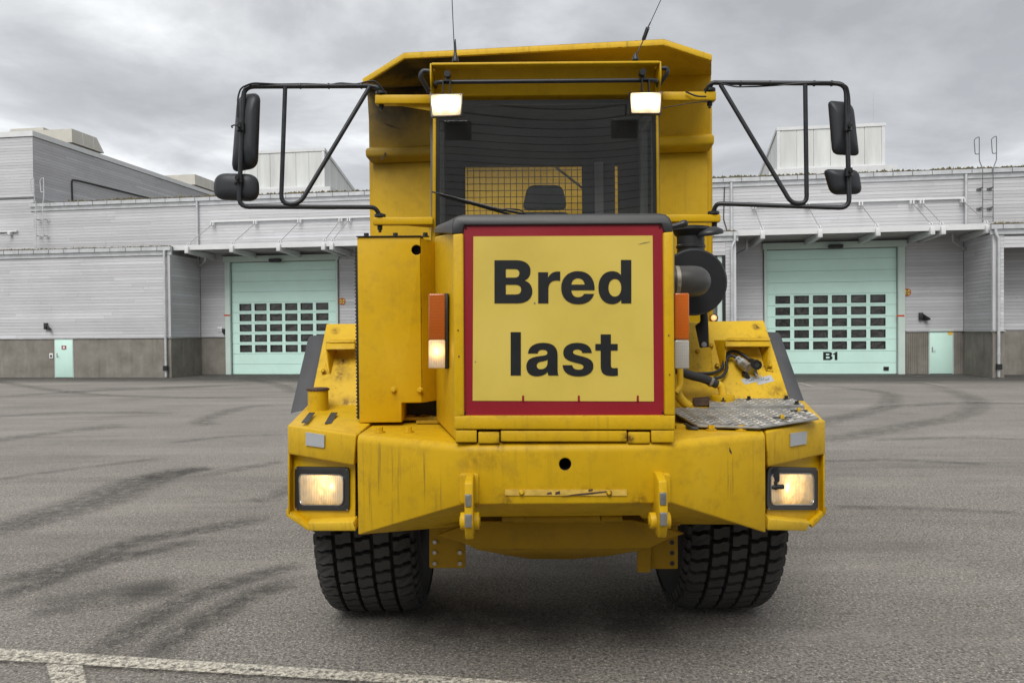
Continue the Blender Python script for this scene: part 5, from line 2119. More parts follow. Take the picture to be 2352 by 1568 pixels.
# ---- radiator box (left in the picture)
ZR0, ZR1 = P(900, 970, 4.45).z, P(900, 544, 4.45).z
X0, Xn, X1, X2 = P(822, 700, 4.45).x, P(922, 900, 4.45).x, P(967, 700, 4.45).x, P(1002, 700, 4.60).x
zn = P(940, 925, 4.45).z
bm = NB()
prism(bm, [(X0, 4.45, ZR0), (Xn, 4.45, ZR0), (Xn, 4.45, zn), (X1, 4.45, zn), (X1, 4.45, ZR1), (X0, 4.45, ZR1)], (0, .55, 0))
rb = tp('radiator_box', bm, 'yellow_paint', bevel=.006)
hq = P(968, 574, 4.45)
bm = NB()
prism(bm, [(X1 + .001, 4.455, zn), (X2, 4.60, zn), (X2, 4.60, ZR1 - .01), (X1 + .001, 4.455, ZR1 - .01)], (0, .4, 0))
tp('side_fold', bm, 'yellow_paint', rb)
boolean_cut(rb, one(cyl, V((hq.x - .03, 4.40, hq.z)) - TRL, V((hq.x - .03, 4.55, hq.z)) - TRL, .030, n=26), 'letter_black')
bm = NB()
box(bm, X0 - .016, X0 - .002, 4.47, 4.98, ZR0 + .02, ZR1 - .06)
z = ZR0 + .03
while z < ZR1 - .08:
    box(bm, X0 - .021, X0 - .0165, 4.465, 4.98, z, z + .008)
    z += .022
o = tp('radiator_grille', bm, 'black_plastic', rb)
for (x, y) in ((905, 895), (965, 896)):
    tp('bolt', one(hexbolt, P(x, y, 4.45), (0, -1, 0), .013, .022), 'yellow_paint', rb)
bm = NB()
box(bm, X0 - .004, X1 + .004, 4.44, 4.99, ZR1 + .001, ZR1 + .006)
tp('top_seal', bm, 'black_plastic', rb)
for x in (840, 907, 976):
    q = P(x, 541, 4.50)
    tp('bolt', one(hexbolt, V((q.x, 4.52, ZR1 + .006)), (0, 0, 1), .016, .026), 'black_plastic', rb)
bm = NB()
box(bm, Xn + .004, X2 + .22, 4.66, 4.98, ZR0 - .01, zn + .06)
tp('notch_filler', bm, 'dark_interior', rb)  # dark filler added so the notch reads as black inside
bm = NB()                                            # pale pipework behind the notch
tube(bm, [P(930, 962, 4.62), P(960, 955, 4.7), P(995, 962, 4.6)], .02, 8, .05)
box(bm, Xn - .02, X2 + .1, 4.58, 4.62, 1.452, 1.472)
box(bm, Xn + .08, X2 + .1, 4.50, 4.56, 1.440, 1.458)
tp('radiator_mount', bm, 'yellow_under_shade', rb, smooth=40)

# ---- hood
def hY(y, off=0.0):
    return 3.74 + (950 - y) / 430 * .05 + off


def hprism(bm, pts, off, ext, mi=0):
    prism(bm, [P(x, y, hY(y, off)) for x, y in pts], ext, mi)


fbl, ftl, ftr, fbr = P(1045, 1012, hY(1012, .06)), P(1046, 530, hY(530, .06)), P(1546, 527, hY(527, .06)), P(1546, 1010, hY(1010, .06))
bbl, btl = P(1003, 967, 4.52), P(998.5, 543, 4.52)
bbr, btr = V((.53 - bbl.x, 4.52, bbl.z)), V((.53 - btl.x, 4.52, btl.z))
bm = NB()
cbl, ctl, ctr, cbr = V((-.52, 5.42, 1.5)), V((-.52, 5.42, 2.60)), V((1.05, 5.42, 2.60)), V((1.05, 5.42, 1.5))
loft(bm, [[fbl, ftl, ftr, fbr], [bbl, btl, btr, bbr], [cbl, ctl, ctr, cbr]])
hood = tp('hood', bm, 'yellow_paint', bevel=.014, segs=3)
bm = NB()
hprism(bm, [(1040, 538), (1064, 536), (1066, 955), (1043, 957)], -.03, (0, .09, 0))
tp('hood_post', bm, 'yellow_paint', hood, bevel=.008, segs=3)
bm = NB()
hprism(bm, [(1524, 534), (1547, 532), (1551, 954), (1527, 953)], -.03, (0, .09, 0))
tp('hood_post', bm, 'yellow_paint', hood, bevel=.008, segs=3)
bm = NB()
hprism(bm, [(1043, 955), (1551, 954), (1551, 987), (1043, 985.5)], -.032, (0, .10, 0))
tp('hood_rail', bm, 'yellow_worn', hood, bevel=.006)
for (x0, x1, y0, y1, nm) in ((1046, 1095, 988, 1015.5, 'hinge_leaf'), (1098.5, 1147, 992, 1018, 'hinge_knuckle'), (1150, 1440, 989, 1014, 'hinge_leaf'), (1443, 1493, 992, 1018, 'hinge_knuckle'), (1496, 1549, 988, 1016, 'hinge_leaf')):
    bm = NB()
    hprism(bm, [(x0, y0), (x1, y0), (x1, y1), (x0, y1)], -.028, (0, .06, 0))
    tp(nm, bm, 'yellow_worn', hood, bevel=.004)
bm = NB()
hprism(bm, [(1048, 985), (1548, 984), (1548, 1018), (1048, 1019)], .025, (0, .03, 0))
tp('hinge_backing', bm, 'dark_interior', hood)
# black cap
f_ol = [P(1038, 538, hY(538, -.02)), P(1039, 515, hY(515, -.02)), P(1043, 503, hY(503, -.015)), P(1052, 496, hY(496, -.01)), P(1066, 493, hY(493, 0)), P(1514, 490, hY(490, 0)), P(1528, 493, hY(493, -.01)), P(1538, 500, hY(500, -.015)), P(1543, 511, hY(511, -.02)), P(1545, 534, hY(534, -.02)), P(1525, 534, hY(534, -.02)), P(1519, 515, hY(515, -.02)), P(1067, 518, hY(518, -.02)), P(1063, 538, hY(538, -.02))]
b_ol = []
for p in f_ol:
    b_ol.append(V((.265 + (p.x - .265) * 1.31, 4.60, 2.612 + (p.z - f_ol[0].z) * .55)))
c_ol = [V((.265 + (p.x - .265) * 1.42, 5.40, 2.60 + (p.z - f_ol[0].z) * .35)) for p in f_ol]
bm = NB()
loft(bm, [f_ol, b_ol, c_ol])
tp('hood_cap', bm, 'black_plastic', hood, bevel=.012, segs=3, smooth=45)
bm = NB()
tube(bm, [P(1535, 522, 4.0), P(1549, 520, 4.0), P(1567, 515, 4.0)], .016, 10, .02)
lathe(bm, P(1562, 516.5, 4.0), (.35, 0, .1), [(0, .017), (.015, .021), (.035, .019), (.045, .005)], 12)
tp('hood_handle', bm, 'black_plastic', hood, smooth=50)

# ---- warning sign on the hood
bm = NB()
hprism(bm, round_outline([V((1061, 514, 0)), V((1524, 511, 0)), V((1528, 955, 0)), V((1064, 956, 0))], 6) and [(1061, 514), (1524, 511), (1528, 956), (1064, 956)], -.006, (0, .03, 0))
sign = tp('warning_sign', bm, 'sign_red', label='yellow warning board with red border lettered Bred last')
bm = NB()
hprism(bm, [(1087.3, 543), (1499, 541), (1502, 921.5), (1085.5, 920)], -.0095, (0, .003, 0))
tp('sign_face', bm, 'sign_face', sign)
WORD1 = [B_PATH,
         'M 657 426 L 718 426 L 718 460 C 728 436 750 421 778 421 L 793 422 L 793 479 C 785 477 778 476 770 476 C 738 476 720 494 720 530 L 720 617 L 657 617 Z',
         'M 1004 536 L 862 536 C 863 563 878 580 903 580 C 922 580 935 572 940 559 L 1002 559 C 990 600 955 623 903 623 C 840 623 799 584 799 522 C 799 460 842 419 902 419 C 968 419 1006 462 1006 530 Z M 862 502 L 944 502 C 942 477 926 462 903 462 C 880 462 864 477 862 502 Z',
         'M 1168 350 L 1232 350 L 1232 617 L 1170 617 L 1170 595 C 1156 612 1138 622 1114 622 C 1063 622 1029 582 1029 521 C 1029 459 1064 419 1114 419 C 1137 419 1155 428 1168 443 Z M 1131 466 C 1107 466 1091 488 1091 521 C 1091 554 1107 576 1131 576 C 1155 576 1170 554 1170 521 C 1170 488 1155 466 1131 466 Z']
WORD2 = ['M 487 795 L 550 795 L 550 1062 L 487 1062 Z',
         'M 594 926 C 598 884 632 861 688 861 C 748 861 777 886 777 938 L 777 1030 C 777 1045 779 1053 783 1062 L 720 1062 C 718 1055 716 1047 715 1040 C 700 1058 676 1067 648 1067 C 608 1067 584 1045 584 1008 C 584 968 608 950 660 944 L 690 940 C 708 937 714 932 714 923 C 714 909 704 903 685 903 C 666 903 656 910 654 926 Z M 715 964 C 708 969 698 972 680 975 C 658 979 648 987 648 1001 C 648 1016 658 1024 674 1024 C 698 1024 715 1008 715 984 Z',
         'M 988 923 L 929 923 C 927 908 917 901 899 901 C 882 901 872 907 872 918 C 872 928 880 933 910 940 C 972 954 998 968 998 1004 C 998 1044 962 1068 906 1068 C 846 1068 810 1043 808 999 L 868 999 C 870 1018 884 1027 908 1027 C 926 1027 937 1020 937 1009 C 937 996 926 992 896 985 C 838 972 812 958 812 922 C 812 884 846 861 898 861 C 953 861 986 884 988 923 Z',
         'M 1043 809 L 1106 809 L 1106 868 L 1148 868 L 1148 908 L 1106 908 L 1106 998 C 1106 1013 1112 1017 1126 1017 L 1148 1016 L 1150 1062 C 1138 1064 1126 1065 1112 1065 C 1064 1065 1043 1048 1043 1004 L 1043 908 L 1010 908 L 1010 868 L 1043 868 Z']


def sign_map(cx, cy):
    x, y = 991.67 + cx * .37202, 466.67 + cy * .37202
    return P(x, y, hY(y, -.0125)) - TRL


for wd in (WORD1, WORD2):
    curve_mesh('lettering', sum((path2d(q) for q in wd), []), 'letter_black', sign, sign_map, .0015)
bm = NB()
hprism(bm, [(1466, 561), (1480, 557), (1494, 555), (1480, 558.5)], -.0115, (0, .0015, 0))
hprism(bm, [(1226, 695), (1229, 694), (1230, 697), (1227, 698)], -.0115, (0, .0015, 0))
hprism(bm, [(1090, 830), (1093, 829), (1093, 833)], -.0115, (0, .0015, 0))
o = tp('scratch', bm, 'grey_trim', sign)
o['kind'] = 'stuff'
for (x, y) in ((1068, 948), (1522, 947), (1070, 524), (1516, 522)):
    bm = NB()
    cyl(bm, P(x, y, hY(y, -.0065)), P(x, y, hY(y, -.0105)), .0055, n=10)
    tp('rivet', bm, 'letter_black', sign)
for (x, y) in ((1054, 818), (1052, 758), (1536, 770), (1538, 860)):
    bm = NB()
    cyl(bm, P(x, y, hY(y, -.030)), P(x, y, hY(y, -.034)), .004, n=8)
    tp('drill_hole', bm, 'rust_brown', hood)
bm = NB()
for x in (1201.5, 1329.5, 1465):
    hprism(bm, [(x - 2.2, 908), (x + 2.2, 908), (x + 2.6, 921.5), (x - 2.6, 921.5)], -.0115, (0, .002, 0))
o = tp('tick_mark', bm, 'sign_red', sign)
o['kind'] = 'stuff'


# ---- indicator lamps beside the hood
def indicator(x0, x1, y0, ys, y1, Y, base, amber, clear):
    bm = NB()
    px_prism(bm, [(base[0], y0 - 1, Y + .01), (base[1], y0 - 1, Y + .01), (base[1], y1 + 1, Y + .01), (base[0], y1 + 1, Y + .01)], (0, .09, 0))
    r_ = tp('indicator_lamp', bm, 'black_plastic', bevel=.004)
    for (a, b_, m_, nm) in ((y0, ys - .6, amber, 'amber_lens'), (ys + .6, y1, clear, 'clear_lens')):
        bm = NB()
        px_prism(bm, [(x0, a, Y), (x1, a, Y), (x1, b_, Y), (x0, b_, Y)], (0, .07, 0))
        tp(nm, bm, m_, r_, bevel=.008, segs=3)
    return r_


emit_lens('clear_lit', (.45, .42, .36), (1.0, .50, .12), 2.0, [(P(1003, 806, 3.96), .030, 1.6), (P(1003, 803, 3.96), .10, .22)], ribs=220)
indicator(984, 1022, 674, 780, 846, 3.96, (1021, 1029), 'amber_dirty', 'clear_lit')
indicator(1550, 1583.5, 673, 780, 847, 3.96, (1546, 1556), 'amber_lens', 'clear_lens')

# ---- cab
YW = 5.50
cab = tp('cab', one(lambda bm: (box(bm, -.60, 1.13, 5.56, 6.22, 1.5, 2.62), )), 'yellow_paint', bevel=.01)
CZ = 3.72
bm = NB()
for (xs) in ((-.598, -.545), (1.065, 1.118)):
    box(bm, xs[0], xs[1], 6.10, 6.20, 2.62, CZ + .1)
    box(bm, xs[0], xs[1], 5.56, 5.62, 2.62, CZ + .1)
    box(bm, xs[0], xs[1], 5.62, 6.10, CZ - .08, CZ + .1)
tp('cab_pillar', bm, 'grey_trim', cab)
# visor and roof
vx0, vx1 = P(991, 170, 5.22).x, P(1516, 170, 5.22).x
bm = NB()
zl = P(1256, 142, 5.22).z
prism(bm, [(vx0, 5.22, zl), (vx0, 5.22, zl - .018), (vx0, 5.37, zl + .006), (vx0, 5.43, CZ - .002), (vx0, 5.56, CZ - .002), (vx0, 5.56, CZ + .06), (vx0, 6.22, CZ + .06), (vx0, 6.22, zl + .06), (vx0, 5.5, zl + .06)], (vx1 - vx0, 0, 0))
visor = tp('roof_visor', bm, 'yellow_paint', bevel=.005)
for xx, s_ in ((vx0, -1), (vx1, 1)):
    bm = NB()
    pr = round_outline([V((xx, 5.23, zl)), V((xx, 5.22, zl - .13)), V((xx, 5.33, zl - .23)), V((xx, 5.5, zl - .25)), V((xx, 5.5, zl))], [0, .06, .06, 0, 0])
    prism(bm, pr, (.012 * s_, 0, 0))
    tp('visor_cheek', bm, 'yellow_paint', visor, bevel=.003)
# windscreen
fl, frr = 995, 1513
bm = NB()
px_prism(bm, [(994.5, 226, YW - .065), (1002, 226, YW - .065), (1000.5, 560, YW - .01), (992.5, 560, YW - .01)], (0, .08, 0))
tp('windscreen_post', bm, 'yellow_paint', cab, bevel=.004)
bm = NB()
px_prism(bm, [(1506.5, 224, YW - .065), (1512, 224, YW - .065), (1517, 560, YW - .01), (1510, 560, YW - .01)], (0, .08, 0))
tp('windscreen_post', bm, 'yellow_paint', cab, bevel=.004)
bm = NB()
o4 = [P(1002, 231, YW - .055), P(1506.5, 228, YW - .055), P(1510, 530, YW), P(1000.5, 532, YW)]
i4 = [P(1010, 242, YW - .055), P(1498, 239, YW - .055), P(1501, 520, YW), P(1010, 521, YW)]
for k in range(4):
    j = (k + 1) % 4
    prism(bm, [o4[k], o4[j], i4[j], i4[k]], (0, .02, 0))
tp('windscreen_seal', bm, 'black_plastic', cab)
bm = NB()                                            # gently bowed glass
nx = 16
gl_a, gl_b = [], []
for i in range(nx + 1):
    u = i / nx
    bow = -.030 * (1 - (2 * u - 1) ** 2) + .004 * math.sin(7 * u)
    t_ = i4[0].lerp(i4[1], u)
    q = i4[3].lerp(i4[2], u)
    gl_a.append((t_ + V((0, .008 + bow * .6, 0)), q + V((0, .008 + bow, 0))))
rows_ = []
for (a, q) in gl_a:
    rows_.append([a.lerp(q, k / 8) + V((0, -.010 * math.sin(math.pi * k / 8), 0)) for k in range(9)])
vs = [[bm.verts.new(p) for p in r_] for r_ in rows_]
for i in range(nx):
    for k in range(8):
        bm.faces.new((vs[i][k], vs[i][k + 1], vs[i + 1][k + 1], vs[i + 1][k]))
r_ = bmesh.ops.solidify(bm, geom=bm.faces[:], thickness=.006)
tp('windscreen', bm, 'cab_glass', cab, smooth=30)
# side glass
for xx in (-.585, 1.095):
    bm = NB()
    box(bm, xx, xx + .006, 5.63, 6.09, 2.63, CZ - .09)
    tp('side_window', bm, 'side_glass', cab)
# rear wall with a caged window
rz0, rz1 = 2.70, P(1200, 382, 6.18).z
rx0, rx1 = P(1068, 400, 6.18).x, P(1420, 400, 6.18).x
bm = NB()
box(bm, -.545, rx0, 6.16, 6.22, 2.62, CZ + .09)
box(bm, rx1, 1.065, 6.16, 6.22, 2.62, CZ + .09)
box(bm, rx0, rx1, 6.16, 6.22, rz1, CZ + .09)
box(bm, rx0, rx1, 6.16, 6.22, 2.62, rz0)
tp('rear_wall', bm, 'dark_interior', cab)
bm = NB()
a, b_ = P(1337, 400, 6.13).x, P(1412, 400, 6.13).x
box(bm, a, b_, 6.12, 6.158, 2.62, rz1 + .02)
box(bm, a + .10, a + .17, 6.09, 6.119, 2.62, rz1 + .01, 1)
tp('rear_panel', bm, ['seat_fabric', 'grey_trim'], cab)
bm = NB()
x = rx0 + .02
while x < rx1:
    cyl(bm, (x, 6.20, rz0), (x, 6.20, rz1), .0032, n=6)
    x += .051
z = rz1 - .03
while z > rz0:
    cyl(bm, (rx0, 6.206, z), (rx1, 6.206, z), .0032, n=6)
    z -= .055
o = tp('window_guard', bm, 'grey_trim', cab)
o['kind'] = 'stuff'
bm = NB()
box(bm, -.54, 1.06, 5.60, 6.16, CZ - .01, CZ + .055)
tp('headliner', bm, 'dark_interior', cab)
bm = NB()
box(bm, -.50, 1.03, 5.58, 5.85, 2.621, 2.72)
tp('dashboard', bm, 'dark_interior', cab, bevel=.02)
# seat
bm = NB()
hq = [P(1212, 424, 6.02), P(1292, 424, 6.02), P(1304, 480, 6.02), P(1199, 481, 6.02)]
prism(bm, round_outline(hq, .06, 6), (0, .09, 0))
seat = tp('seat', bm, 'seat_fabric', bevel=.025, segs=3)
bm = NB()
sq = [P(1198, 486, 6.0), P(1304, 486, 6.0), P(1318, 505, 6.0), P(1326, 640, 6.0), P(1178, 640, 6.0), P(1186, 505, 6.0)]
prism(bm, round_outline(sq, .05, 5), (0, .12, 0))
tp('backrest', bm, 'seat_fabric', seat, bevel=.03, segs=3)
bm = NB()
c_ = P(1250, 500, 5.80)
tube(bm, [c_ + V((math.cos(a) * .19, math.sin(a) * .06, math.sin(a) * .17 - .13)) for a in [2 * math.pi * k / 28 for k in range(29)]], .014, 8, 0)
tp('steering_wheel', bm, 'black_plastic', cab, smooth=60)
# strap seen in the rear window
bm = NB()
cyl(bm, P(1275, 383, 6.14), P(1345, 438, 6.14), .010, n=8)
tp('grab_strap', bm, 'grey_trim', cab)
# wipers
bm = NB()
tube(bm, [P(992, 440.6, 5.40), P(1078, 462, 5.40), P(1171, 492, 5.41)], .006, 8, .02)
px_prism(bm, [(1010, 443, 5.41), (1165, 489, 5.42), (1165, 494, 5.42), (1010, 450, 5.41)], (0, .004, 0))
w_ = tp('wiper', bm, 'black_plastic', smooth=50)
bm = NB()
tube(bm, [P(1050, 456, 5.385), P(1141, 479.6, 5.38), P(1206, 492, 5.40)], .009, 8, .02)
tube(bm, [P(1140, 482, 5.39), P(1170, 479, 5.37), P(1195, 482, 5.38), P(1210, 494, 5.39)], .005, 6, .02)
tp('wiper_arm', bm, 'black_paint', w_, smooth=50)

# ---- lamp bar, work lamps
bm = NB()
tube(bm, [P(1001, 200, 5.45), P(1000, 189, 5.19), P(1509, 184.5, 5.19), P(1510, 195, 5.45)], .0145, 12, .06)
tp('lamp_bar', bm, 'tube_paint', smooth=50)


def work_lamp(cs, Y, knob, brk):
    bm = NB()
    f4 = [P(x, y, Y) for x, y in cs]
    c3 = sum(f4, V()) / 4
    b4 = [c3 + (p - c3) * .72 + V((0, .10, 0)) for p in f4]
    loft(bm, [round_outline(f4, .008, 2), round_outline([p + V((0, .035, 0)) for p in f4], .008, 2), round_outline(b4, .008, 2)])
    r_ = tp('work_lamp', bm, 'black_plastic', bevel=.003)
    bm = NB()
    g4 = [c3 + (p - c3) * .90 for p in f4]
    h4 = [c3 + (p - c3) * .99 for p in f4]
    for k in range(4):
        j = (k + 1) % 4
        prism(bm, [h4[k] + V((0, -.002, 0)), h4[j] + V((0, -.002, 0)), g4[j] + V((0, -.006, 0)), g4[k] + V((0, -.006, 0))], (0, .012, 0))
    tp('lamp_rim', bm, 'dirty_steel', r_, bevel=.002)
    m_ = emit_lens('work_glass_%d' % len(MATS), (.5, .45, .35), (1.0, .68, .32), 12.0,
                   [(c3 + V((-.048, 0, .008)), .036, 1.0), (c3 + V((.048, 0, .008)), .036, 1.0), (c3 + V((0, 0, .026)), .034, 1.0), (c3, .30, .035)], ribs=260)
    bm = NB()
    prism(bm, [p + V((0, -.004, 0)) for p in round_outline(g4, .012, 3)], (0, .003, 0))
    tp('lens', bm, m_.name, r_)
    bm = NB()
    kq = P(*knob)
    cyl(bm, kq + V((0, -.03, 0)), kq + V((0, .03, 0)), .022, n=16)
    q = P(brk[0], brk[1], 5.17)
    box(bm, q.x - .028, q.x - .020, 5.15, 5.19, q.z - .065, q.z + .02)
    box(bm, q.x + .020, q.x + .028, 5.15, 5.19, q.z - .065, q.z + .02)
    box(bm, q.x - .028, q.x + .028, 5.15, 5.19, q.z + .0201, q.z + .028)
    cyl(bm, q + V((0, 0, .02)), V((kq.x, 5.17, kq.z)), .012, n=10)
    tp('lamp_mount', bm, 'black_paint', r_)
    return r_


work_lamp([(985.8, 216), (1062.5, 215), (1061.5, 266.7), (990.6, 269)], 5.08, (1028, 172.5, 5.17), (1026, 195))
work_lamp([(1444, 211.5), (1521, 211), (1519.4, 262.5), (1446.5, 262.5)], 5.08, (1475, 168.5, 5.17), (1482, 192))
# handles at the visor ends
bm = NB()
tube(bm, [P(992, 165, 5.27), P(971, 163, 5.27), P(965, 175, 5.27), P(986, 212, 5.32)], .017, 10, .04)
tp('roof_handle', bm, 'tube_paint', smooth=50)
bm = NB()
tube(bm, [P(1515, 158, 5.27), P(1533, 157, 5.27), P(1533, 168, 5.27), P(1510, 202, 5.32)], .015, 10, .04)
tp('roof_handle', bm, 'tube_paint', smooth=50)
# aerials
bm = NB()
lathe(bm, P(1046, 143, 5.25), (0, 0, 1), [(0, .024), (.02, .024), (.04, .014), (.075, .009), (.09, .009), (.16, .004)], 12)
tube(bm, [P(1043.6, 118, 5.25), P(1040, 40, 5.25), P(1036, -60, 5.25)], .0035, 6, 0)
tp('aerial', bm, 'tube_paint', smooth=60)
bm = NB()
lathe(bm, P(1459.5, 139, 5.25), (0, 0, 1), [(0, .024), (.015, .024), (.035, .012), (.05, .008)], 12)
tube(bm, [P(1460, 130, 5.25), P(1464, 122, 5.25), P(1478, 92, 5.25)], .0045, 6, 0)
pa, pb = P(1478, 92, 5.25), P(1488, 64, 5.25)
x, y, d = frame_of(pb - pa)
L_ = (pb - pa).length
tube(bm, [pa + d * L_ * k / 90 + (x * math.cos(k * .75) + y * math.sin(k * .75)) * .012 for k in range(91)], .0032, 5, 0)
tube(bm, [pb, P(1494, 52, 5.25)], .005, 6, 0)
tube(bm, [P(1494, 52, 5.25), P(1518, 0, 5.25), P(1546, -62, 5.25)], .0032, 6, 0)
tp('aerial', bm, 'tube_paint', smooth=60)

# ---- mirror arms, frames and mirrors
YA = 5.42


def arm(x0, x1, y0, y1, gus, px, py0, py1):
    bm = NB()
    px_prism(bm, [(x0, y0, YA), (x1, y0 - (x1 - x0) * .002, YA), (x1, y1 - (x1 - x0) * .002, YA), (x0, y1, YA)], (0, .07, 0))
    r_ = tp('mirror_arm', bm, 'yellow_paint', bevel=.006)
    if gus:
        bm = NB()
        px_prism(bm, [(x, y, YA + .03) for x, y in gus], (0, .008, 0))
        tp('gusset', bm, 'yellow_paint', r_)
    a = P(px, py0, YA + .035)
    pr = []
    n = 5
    h = (py1 - py0) / 1700 * YA
    for k in range(n):
        pr += [(h * .7 * k / n, .017), (h * .7 * (k + .5) / n, .021), (h * .7 * (k + .9) / n, .017)]
    pr += [(h * .72, .012), (h, .010)]
    bm = NB()
    lathe(bm, a, (0, 0, -1), pr, 14)
    tp('bellows', bm, 'black_plastic', r_, smooth=30)
    return r_


arm(861, 990, 217.5, 238, [(893, 238), (988, 238), (988, 255)], 876, 238, 255)
arm(1522, 1645, 210.5, 230.5, None, 1630, 230, 249)
arm(856.5, 994, 498.5, 516, [(905, 516), (994, 516), (994, 523)], 872.5, 515, 534)
arm(1530, 1655.5, 492.5, 509.5, [(1530, 509), (1600, 509), (1535, 518)], 1641, 509, 527)
TR_ = .0165


def mirror_frame(outer, inner, extra):
    bm = NB()
    tube(bm, [P(*p) for p in outer], TR_, 12, .07)
    r_ = tp('mirror_frame', bm, 'tube_paint', smooth=50)
    bm = NB()
    tube(bm, [P(*p) for p in inner], TR_ * .95, 12, .07)
    tp('frame_stay', bm, 'tube_paint', r_, smooth=50)
    for p in extra:
        bm = NB()
        lathe(bm, P(*p), (0, 0, 1), [(-.012, .012), (-.010, .042), (.008, .042), (.016, .02), (.02, .01)], 20)
        tp('pivot_cap', bm, 'black_plastic', r_, smooth=30)
    return r_


mfL = mirror_frame([(876, 216, YA + .03), (872, 203, YA), (852, 198, YA), (560, 199, 5.20), (548.5, 475, 5.20), (862, 476, YA), (873, 497, YA + .03)],
                   [(655, 200, 5.26), (645.5, 468, 5.26), (688, 469, 5.28), (849, 200, YA - .02)], [(876, 214, YA + .03), (873, 495.5, YA + .03)])
mfR = mirror_frame([(1630, 206, YA + .03), (1634, 190, YA), (1650, 190.5, YA), (1943, 192, 5.20), (1951, 478, 5.20), (1645, 467.5, YA), (1638, 490, YA + .03)],
                   [(1655, 195, YA - .02), (1818, 467.5, 5.28), (1853, 467, 5.26), (1849.5, 194, 5.24)], [(1630, 207, YA + .03), (1639, 489, YA + .03)])
# wiring along the upper tubes
bm = NB()
w1 = [P(885, 214, YA), P(865, 188, YA - .02), P(850, 186, YA - .02), (P(820, 194, YA - .02)), P(780, 191, YA - .03), P(760, 195, YA - .03), P(700, 193, 5.31), P(640, 194, 5.25), P(580, 191, 5.19), P(553, 202, 5.17), P(546, 225, 5.17), P(546, 270, 5.17)]
tube(bm, w1, .006, 6, .03)
for x in (577, 690, 755, 830):
    q = P(x, 198, 5.2 + (x - 560) / 300 * .22)
    cyl(bm, q + V((-.005, 0, 0)), q + V((.005, 0, 0)), .021, n=10)
tp('wiring', bm, 'black_plastic', mfL, smooth=50)
bm = NB()
w1 = [P(1620, 213, YA), P(1624, 196, YA - .02), P(1640, 188, YA - .03), P(1690, 200, YA - .04), P(1740, 199, YA - .05), P(1790, 196, 5.31), P(1830, 192, 5.26), P(1900, 188, 5.2), P(1946, 196, 5.17), P(1951, 220, 5.17), P(1953, 260, 5.17)]
tube(bm, w1, .006, 6, .03)
for x in (1701, 1768, 1870, 1910):
    q = P(x, 192, YA - (x - 1650) / 293 * .22)
    cyl(bm, q + V((-.005, 0, 0)), q + V((.005, 0, 0)), .021, n=10)
tp('wiring', bm, 'black_plastic', mfR, smooth=50)
bm = NB()
tube(bm, [P(1630, 232, YA), P(1580, 238, YA), P(1520, 249, YA)], .003, 6, .05)
tube(bm, [P(1622, 222, YA - .02), P(1600, 222, YA - .03), P(1575, 211, YA - .02)], .006, 6, .05)
tp('wiring', bm, 'black_plastic', mfR, smooth=50)


def mirror(cs, rad, Y, depth, tilt, clampp, parent_frame, crease=0.0):
    """Shell of a mirror seen from its back; the glass faces away."""
    f4 = [P(x, y, Y + dy) for (x, y), dy in zip(cs, tilt)]
    ol = round_outline(f4, rad, 6)
    c3 = sum(f4, V()) / 4
    bm = NB()
    rings_ = []
    for (sc, dy) in ((.97, .012), (1.0, .006), (1.0, -.010), (.95, -depth * .45), (.80, -depth * .8), (.5, -depth), (.2, -depth * 1.02)):
        rings_.append([c3 + (p - c3) * sc + V((0, dy, 0)) for p in ol])
    loft(bm, rings_)
    r_ = tp('mirror', bm, 'mirror_shell', smooth=45)
    bm = NB()
    prism(bm, [c3 + (p - c3) * .95 + V((0, .013, 0)) for p in ol], (0, .003, 0))
    tp('mirror_glass', bm, 'steel', r_)
    bm = NB()
    q = P(*clampp)
    cyl(bm, q + V((0, 0, -.028)), q + V((0, 0, .028)), .027, n=14)
    tube(bm, [q, (q + c3) / 2 + V((0, -.02, 0)), c3 + V((0, -depth * .7, 0))], .013, 8, .02)
    cyl(bm, q + V((0, -.045, 0)), q + V((0, .02, 0)), .014, n=10)
    tp('clamp', bm, 'black_paint', r_, smooth=40)
    return r_


m1 = mirror([(548, 219), (598, 214), (592, 386), (534, 396)], [.08, .06, .07, .05], 5.28, .075, [.02, -.03, -.03, .02], (553, 292, 5.19), mfL)
bm = NB()
tube(bm, [P(553, 292, 5.15), P(540, 287, 5.14), P(531, 290, 5.15), P(534, 294, 5.15)], .005, 6, .01)
tp('wiring', bm, 'black_plastic', m1, smooth=50)
m2 = mirror([(493, 398), (594, 401), (596, 464), (491, 458)], [.10, .08, .09, .08], 5.27, .06, [0, 0, 0, 0], (549, 411, 5.19), mfL)
m3 = mirror([(1902, 232), (1958, 237), (1972, 358), (1912, 355)], [.03, .07, .03, .05], 5.28, .045, [0, 0, 0, 0], (1947, 292, 5.19), mfR)
m4 = mirror([(1891, 389), (1970, 391), (1979, 446), (1908, 448)], [.04, .05, .05, .06], 5.28, .06, [0, 0, 0, 0], (1949, 396, 5.19), mfR)

